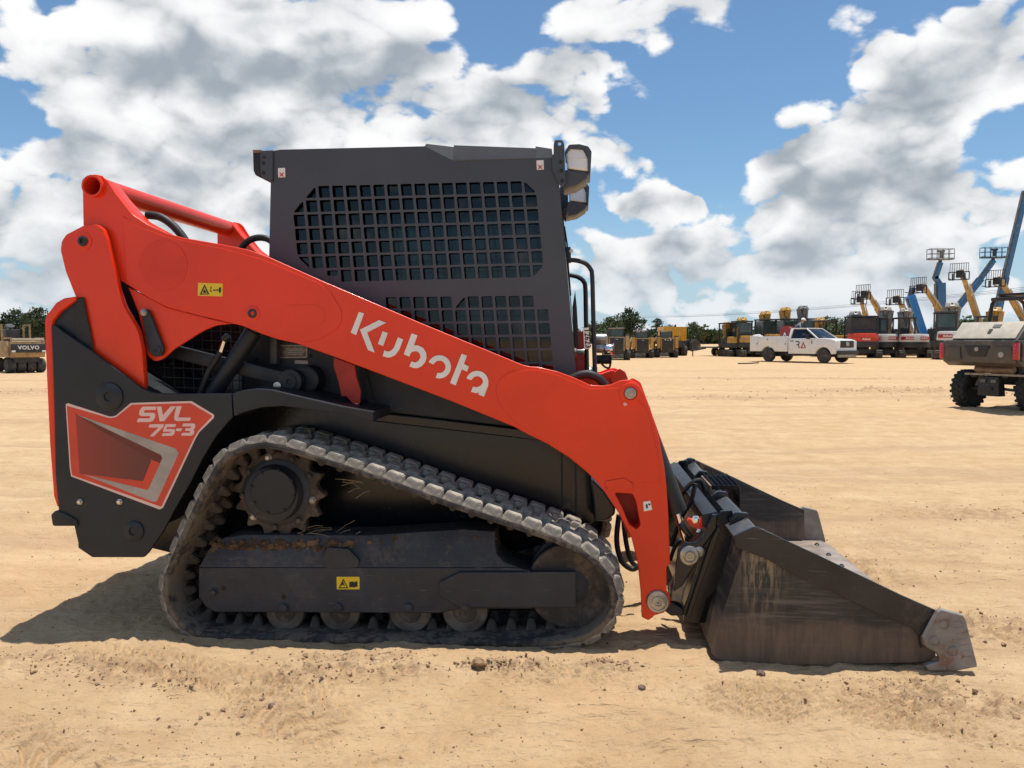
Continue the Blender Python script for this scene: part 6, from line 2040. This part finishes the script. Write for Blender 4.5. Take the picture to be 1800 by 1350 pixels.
def skid(label, px, Y, yaw, bodym, armm, k=1., lights=False):
    x = gx_(px, Y)
    e = empty('skid_steer_loader', (x, Y, hz(x, Y)), R(yaw), label, 'skid steer')
    e.scale = (k, k, k)
    for s in (-1, 1):
        crawler(e, s * .68, 1.75, .62, .36, M_TYRE)
    B().box((0, 0, .62), (2.1, 1.0, .5)).obj('lower_body', M_DARKM, e, bevel=.03)
    B().box((-.75, 0, 1.0), (.8, 1.0, .9)).obj('engine_cover', bodym, e, bevel=.04)
    dr_ = B().box((-1.18, 0, .98), (.08, .84, .86)).obj('rear_door', M_DARKM, e, bevel=.03)
    for z in (.75, .9, 1.05, 1.2):
        B().box((-1.225, 0, z), (.02, .66, .03)).obj('door_louvre', M_BTRIM, dr_)
    if lights:
        for y in (-.2, .2):
            B().lathe((-1.225, y, 1.32), [(.05, 0), (.045, .02), (.01, .025)], (-1, 0, 0), 12).obj('rear_lamp', M_WHITE, dr_)
    B().box((-1.225, 0, 1.30), (.012, .16, .06)).obj('badge', M_SILVER, dr_)
    for s in (-1, 1):
        a_ = B().bar((-1.05, s * .66, .70), (-1.05, s * .66, 1.52), .22, .34, (1, 0, 0)).bar((-1.1, s * .66, 1.52), (.6, s * .66, 1.30), .18, .24).bar((.55, s * .66, 1.30), (1.25, s * .66, .45), .18, .22)
        a_.obj('lift_arm', armm, e, bevel=.03)
        B().box((-1.02, s * .66, 1.58), (.3, .26, .10)).obj('arm_pivot', M_DARKM, e, bevel=.02)
        for xx in (-.45, .75):
            B().bar((xx, s * .44, 1.2), (xx * .9, s * .42, 1.98), .07).obj('cab_post', M_DARKM, e)
    B().box((.13, 0, 2.0), (1.2, .98, .07)).obj('cab_roof', M_BGREY, e, bevel=.02)
    B().box((-.46, 0, 1.70), (.03, .80, .42)).obj('rear_window', M_MGLASS, e)
    B().box((.1, 0, 1.3), (.6, .5, .5)).obj('seat', M_INK, e, bevel=.05)
    B().prism([(1.2, .1), (1.35, .6), (1.5, .62), (1.35, .15), (2.0, .08), (2.0, .04), (1.3, .04)], -.9, .9).obj('bucket', M_GREYM, e)
    return e


M_TANSK = mat('faded_tan_machine', (.40, .27, .13), .5, var=.2, dust=.4, dustcol=(.42, .32, .21))
skid('tan track loader with light roof, seen between grab bar and yellow loaders', 1083, 52, 84, M_TANSK, M_TANSK, 1.05)
skid('yellow skid steer loader with dark louvred rear door, middle of three', 1126, 57, 88, M_CATY, M_CATY, 1.0)
skid('yellow skid steer loader with two round rear lamps, right of three', 1168, 58, 90, M_CATY, M_CATY, 1.0, True)

# ---- yellow dumper, dark tractor, trailer
dmp = empty('yellow_dumper', (gx_(1178, 66), 66, 0), R(90), 'bright yellow dumper with ribbed bed behind the skid steers', 'dumper')
M_DY = mat('bright_yellow_bed', (.66, .34, .02), .45, var=.1, dust=.2, dustcol=(.5, .35, .16))
bd = B().prism([(-1.9, 1.25), (-2.0, 2.42), (.9, 2.42), (1.1, 2.0), (.9, 1.25)], -.95, .95).obj('bed', M_DY, dmp, bevel=.03)
for k in range(6):
    B().box((-1.98, -.85 + k * .34, 1.84), (.08, .07, 1.15)).obj('bed_rib', M_DY, bd, bevel=.01)
B().box((0, 0, .95), (4.2, 1.2, .5)).obj('chassis', M_DARKM, dmp)
B().box((1.9, 0, 1.7), (.9, 1.4, 1.3)).obj('cab', M_DY, dmp, bevel=.06)
B().box((-2.0, .55, .45), (.5, .5, .5), None, .8).obj('rear_foot', M_DY, dmp, bevel=.03)
for s in (-1, 1):
    crawler(dmp, s * .85, 3.4, .8, .5, M_TYRE)
trc = empty('utility_tractor', (gx_(1208, 95), 95, 0), R(200), 'small dark tractor parked far behind near the trees', 'tractor')
B().box((.7, 0, 1.0), (1.6, .7, .7)).obj('hood', M_DARKM, trc, bevel=.08)
B().box((-.5, 0, .9), (1.0, 1.0, .5)).obj('deck', M_DARKM, trc, bevel=.05)
B().bar((-.9, -.5, 1.1), (-.9, -.5, 2.1), .08).bar((-.9, .5, 1.1), (-.9, .5, 2.1), .08).bar((-.9, -.5, 2.1), (-.9, .5, 2.1), .08).obj('roll_bar', M_DARKM, trc)
for s in (-1, 1):
    wheel(trc, (-.6, s * .75, .7), .7, .4, lugs=14)
    wheel(trc, (1.1, s * .6, .45), .45, .3, lugs=14)
trl = empty('flatbed_trailer', (gx_(1268, 64), 64, 0), R(30), 'low flatbed trailer with drawbar beside the yellow excavators', 'trailer')
B().box((0, 0, .72), (3.6, 1.9, .12)).obj('deck', mat('grey_green_deck', (.12, .15, .13), .7, var=.2), trl, bevel=.02)
B().bar((-1.8, 0, .66), (-3.4, 0, .45), .12).obj('drawbar', M_DARKM, trl)
B().bar((-3.2, 0, .5), (-3.2, 0, 0), .07).obj('jack', M_GREYM, trl)
B().bar((1.8, -.9, .74), (2.6, -.9, 1.25), .1, .3).bar((1.8, .9, .74), (2.6, .9, 1.25), .1, .3).obj('ramp', M_GREYM, trl)
for xx in (.2, 1.0):
    for s in (-1, 1):
        wheel(trl, (xx, s * .95, .36), .36, .24)
# ---- trees


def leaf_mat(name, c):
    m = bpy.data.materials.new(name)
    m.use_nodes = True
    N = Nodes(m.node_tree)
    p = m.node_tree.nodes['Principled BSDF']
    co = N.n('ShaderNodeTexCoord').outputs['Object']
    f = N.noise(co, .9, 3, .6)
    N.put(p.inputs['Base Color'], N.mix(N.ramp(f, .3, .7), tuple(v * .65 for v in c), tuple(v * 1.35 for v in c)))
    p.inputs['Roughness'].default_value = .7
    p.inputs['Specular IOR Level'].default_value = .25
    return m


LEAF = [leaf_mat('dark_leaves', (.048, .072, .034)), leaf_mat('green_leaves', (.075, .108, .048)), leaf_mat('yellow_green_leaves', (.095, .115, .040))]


def crown_mesh(name, seed, h, w, z0, clumps, per, leaf, pine=False):
    rs = np.random.RandomState(seed)
    n = clumps
    u = rs.normal(size=(n, 3))
    u /= np.linalg.norm(u, axis=1)[:, None]
    rr = rs.rand(n, 1) ** .45
    c = u * rr * np.array([w / 2, w / 2, (h - z0) / 2])
    if pine:
        c[:, 2] = np.round(c[:, 2] / (h * .09)) * h * .09 + rs.normal(size=n) * .15
    lob = 1 + .35 * np.sin(3.1 * np.arctan2(c[:, 1], c[:, 0]) + seed) * np.cos(2.3 * c[:, 2] + seed)
    c[:, :2] *= lob[:, None]
    c[:, 2] += (h + z0) / 2
    cs = rs.uniform(.5, 1.15, (n, 1)) * w * .085
    N_ = n * per
    P = np.repeat(c, per, 0) + rs.normal(size=(N_, 3)) * np.repeat(cs, per, 0) * np.array([1, 1, .6 if not pine else .35])
    a = rs.normal(size=(N_, 3))
    a /= np.linalg.norm(a, axis=1)[:, None]
    b = np.cross(a, rs.normal(size=(N_, 3)))
    b /= np.linalg.norm(b, axis=1)[:, None]
    s = rs.uniform(.6, 1.3, (N_, 1)) * leaf
    V = np.stack([P - a * s, P + b * s * .55, P + a * s, P - b * s * .55], 1).reshape(-1, 3)
    me = bpy.data.meshes.new(name)
    me.vertices.add(len(V))
    me.vertices.foreach_set('co', V.astype(np.float32).ravel())
    me.loops.add(N_ * 4)
    me.loops.foreach_set('vertex_index', np.arange(N_ * 4, dtype=np.int32))
    me.polygons.add(N_)
    me.polygons.foreach_set('loop_start', np.arange(N_, dtype=np.int32) * 4)
    me.update(calc_edges=True)
    return me


def trunk_mesh(seed, h, w, z0):
    rs = random.Random(seed)
    b = B()
    top_ = (rs.uniform(-.3, .3), rs.uniform(-.3, .3), h * .85)
    b.tube([(0, 0, -.2), (rs.uniform(-.1, .1), 0, h * .25), (rs.uniform(-.2, .2), rs.uniform(-.2, .2), h * .5), top_], [h * .028, h * .022, h * .015, h * .005], 8)
    for k in range(7):
        z = z0 + (h - z0) * rs.uniform(.0, .7)
        a = rs.uniform(0, 6.28)
        l_ = w * rs.uniform(.25, .45)
        b.tube([(0, 0, z - .3), (math.cos(a) * l_ * .5, math.sin(a) * l_ * .5, z + l_ * .2), (math.cos(a) * l_, math.sin(a) * l_, z + l_ * .55)], [h * .010, h * .007, h * .003], 6)
    return b


KINDS_T = []
for i, (h, w, z0, cl, per, lf, pine, lm_) in enumerate([(9, 9, 1.5, 90, 40, .34, False, 0), (9.5, 6.5, 2.5, 60, 42, .32, False, 1), (10, 5.0, 5.0, 26, 40, .32, True, 0), (7, 7, 1.0, 60, 42, .30, False, 1), (8, 3.6, 1.6, 40, 36, .28, False, 2)]):
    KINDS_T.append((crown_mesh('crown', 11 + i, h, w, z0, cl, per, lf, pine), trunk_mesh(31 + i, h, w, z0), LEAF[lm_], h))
_tr = [None] * len(KINDS_T)


def tree(kind, px, Y, top_py, label, group=None, wide=1.):
    cm, tb, lm_, h = KINDS_T[kind]
    x = gx_(px, Y)
    k = zat(top_py, Y) / h
    t = empty('tree', (x, Y, 0), random.uniform(0, 6.28), label, 'tree', group)
    t.scale = (k * wide, k * wide, k)
    if _tr[kind] is None:
        _tr[kind] = tb.obj('trunk', M_BARK, t, smooth=60).data
    else:
        link('trunk', _tr[kind], None, t, 0)
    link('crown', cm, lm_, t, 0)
    return t


tree(0, 70, 190, 545, 'dark leafy tree beside the loader rear, tallest above the roller', wide=.9)
tree(0, 32, 200, 548, 'dark leafy tree rising straight above the roller', wide=1.0)
tree(3, 4, 195, 570, 'lower dark tree at the left picture edge', wide=1.1)
tree(3, 100, 205, 560, 'dark tree mostly hidden behind the loader engine door')
tree(0, 1103, 235, 546, 'large round crowned tree above the tan track loader', wide=.85)
tree(1, 1072, 230, 553, 'dark tree left of the large round crowned one', wide=1.2)
tree(3, 1046, 220, 566, 'low dark tree seen through the grab bars', wide=1.2)
tree(2, 1156, 240, 558, 'flat topped pine with bare trunk above the skid steers')
tree(3, 1180, 225, 572, 'dark spreading tree right of the flat topped pine', wide=1.1)
tree(1, 1216, 250, 562, 'upright green tree behind the dark tractor', wide=.9)
tree(4, 1236, 240, 568, 'slim pointed green tree, right of the upright one')
tree(4, 1262, 250, 578, 'slender yellow green tree left of the trailer', wide=1.2)
tree(1, 1284, 240, 572, 'green tree behind the leftmost yellow excavator', wide=1.0)
tree(3, 1310, 235, 572, 'low green tree between the yellow excavators', wide=1.1)
tree(4, 1335, 240, 562, 'slim tree right of the leftmost yellow excavators', wide=1.1)
tree(1, 1460, 240, 552, 'green tree left of the orange red excavator', wide=1.0)
tree(3, 1446, 230, 562, 'dark green tree behind the person on the truck')
tree(3, 1484, 230, 566, 'small rounded tree above the low yellow excavator')
tree(3, 1700, 200, 556, 'dark tree between the slanted blue boom and tan boom', wide=1.1)
tree(1, 1730, 210, 552, 'green tree behind the yellow excavator cab')


def woodland(label, px0, px1, Y, h, seed):
    rs = np.random.RandomState(seed)
    x0, x1 = gx_(px0, Y), gx_(px1, Y)
    n = int((x1 - x0) * 3.2)
    me = crown_mesh('woodland', seed, h, 2.0, 0, max(n, 10), 26, .62)
    co = np.empty(len(me.vertices) * 3, np.float32)
    me.vertices.foreach_get('co', co)
    co = co.reshape(-1, 3)
    per = 26 * 4
    idx = np.arange(len(co)) // per
    ox = rs.uniform(x0, x1, idx.max() + 1)
    oy = Y + rs.uniform(-6, 6, idx.max() + 1)
    sc = rs.uniform(.35, 1.05, idx.max() + 1) * (1 + .35 * np.sin(ox * .21 + seed) * np.sin(ox * .083))
    cen = np.array([co[idx == i].mean(0) for i in range(idx.max() + 1)])
    co = (co - cen[idx]) * 3.0 + np.stack([ox, oy, np.clip(cen[:, 2] * sc, .4, h)], 1)[idx]
    me.vertices.foreach_set('co', co.astype(np.float32).ravel())
    me.update()
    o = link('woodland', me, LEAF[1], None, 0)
    return tag(o, label, 'woodland', None, 'stuff')


woodland('low belt of dark woodland along the left horizon', -900, 965, 230, 6.5, 3)
woodland('low belt of green woodland along the right horizon', 960, 2050, 265, 5.6, 5)

# ---- overhead power lines on poles
for px, Y in ((2010, 95), (1085, 262), (-700, 150), (900, 300)):
    x = gx_(px, Y)
    hgt = 9.5
    pl = empty('utility_pole', (x, Y, 0), 0, {2010: 'wooden utility pole beyond the right picture edge', 1085: 'wooden utility pole among the trees on the horizon', -700: 'wooden utility pole beyond the left picture edge', 900: 'wooden utility pole hidden behind the loader'}[px], 'utility pole')
    B().cyl((0, 0, -.5), (0, 0, hgt), .14, .10, 10).obj('shaft', M_BARK, pl)
    B().bar((-1.1, 0, hgt - .4), (1.1, 0, hgt - .4), .1).obj('crossarm', M_BARK, pl)
for (a, c, nm) in (((2010, 95), (1085, 262), 'right'), ((-700, 150), (900, 300), 'left')):
    for k, dx in enumerate((-1, 0, 1)):
        A, C = Vector((gx_(*a) + dx, a[1], 9.15 + .35 * (dx == 0))), Vector((gx_(*c) + dx, c[1], 9.15 + .35 * (dx == 0)))
        P = [A.lerp(C, t / 16) - Vector((0, 0, 4 * 1.6 * (t / 16) * (1 - t / 16))) for t in range(17)]
        tag(B().tube(P, .022, 5).obj('power_line', M_INK), ('%s thin overhead power line crossing the sky on the %s side' % (('nearest', 'topmost', 'farthest')[k], nm)), 'power line', 'power lines on the %s' % nm)

# ---- clods and pebbles on the sand
rs = random.Random(21)
b = B()


pts_ = []
for gx0, gy0, rx, ry, k in CLODS:
    for _ in range(int(90 * k) if gy0 < 8 else 60):
        r = min(.017, rs.lognormvariate(math.log(.0042 if gy0 < 8 else .010), .5)) * (1 if gy0 < 8 else 1.5)
        pts_.append((gx0 + rs.gauss(0, rx * .8), gy0 + rs.gauss(0, ry * .8), r))
for _ in range(4200):
    Yp = 1.6 + 5.5 * rs.random() ** 1.4
    pts_.append((rs.uniform(-1, 1) * Yp * .72, Yp, min(.009, rs.lognormvariate(math.log(.0029), .5))))
zs = height(np.array([p[0] for p in pts_]), np.array([p[1] for p in pts_]))
for i, (x, y, r) in enumerate(pts_):
    vs = [Vector(v) for v in ((1, 0, 0), (-1, 0, 0), (0, 1, 0), (0, -1, 0), (0, 0, 1), (0, 0, -1))]
    q = Quaternion((rs.uniform(-1, 1), rs.uniform(-1, 1), rs.uniform(-1, 1), rs.uniform(-1, 1))).normalized()
    vs = [q @ (v * r * rs.uniform(.6, 1.2)) for v in vs]
    vs = [Vector((v.x + x, v.y + y, v.z * .7 + zs[i] + r * .25)) for v in vs]
    b._add(vs, [(0, 2, 4), (2, 1, 4), (1, 3, 4), (3, 0, 4), (2, 0, 5), (1, 2, 5), (3, 1, 5), (0, 3, 5)])
tag(b.obj('clods', mat('clay_clod', (.27, .175, .105), .95, var=.4, scale=30, spec=.1), None, smooth=0), 'scattered clay clods and pebbles on the sand', 'clods', None, 'stuff')


def stone(px, py, r, label, m_):
    gx, gy = ground_pt(px, py)
    bm = bmesh.new()
    bmesh.ops.create_icosphere(bm, subdivisions=2, radius=r)
    rr = random.Random(int(px))
    off = Vector((rr.random() * 9, rr.random() * 9, 0))
    from mathutils import noise as mn
    for v in bm.verts:
        v.co *= 1 + .35 * mn.noise(v.co / r * 1.1 + off)
        v.co.z *= .65
    me = bpy.data.meshes.new('stone')
    bm.to_mesh(me)
    bm.free()
    o = link('stone', me, m_, None, 25)
    o.location = (gx, gy, hz(gx, gy) + r * .35)
    o.rotation_euler = (0, 0, rr.uniform(0, 6))
    return tag(o, label, 'stone')


M_STONE = mat('brown_stone', (.16, .10, .075), .8, var=.3, scale=25, bump=.5)
stone(478, 1243, .016, 'small brown stone alone on the sand below the track', M_STONE)
stone(1337, 1191, .018, 'dark brown stone at the bucket shadow edge', M_STONE)
stone(841, 1183, .030, 'largest clay clod in front of the track', MATS['clay_clod'])
stone(1129, 1220, .014, 'small upright stone between track and bucket', M_STONE)
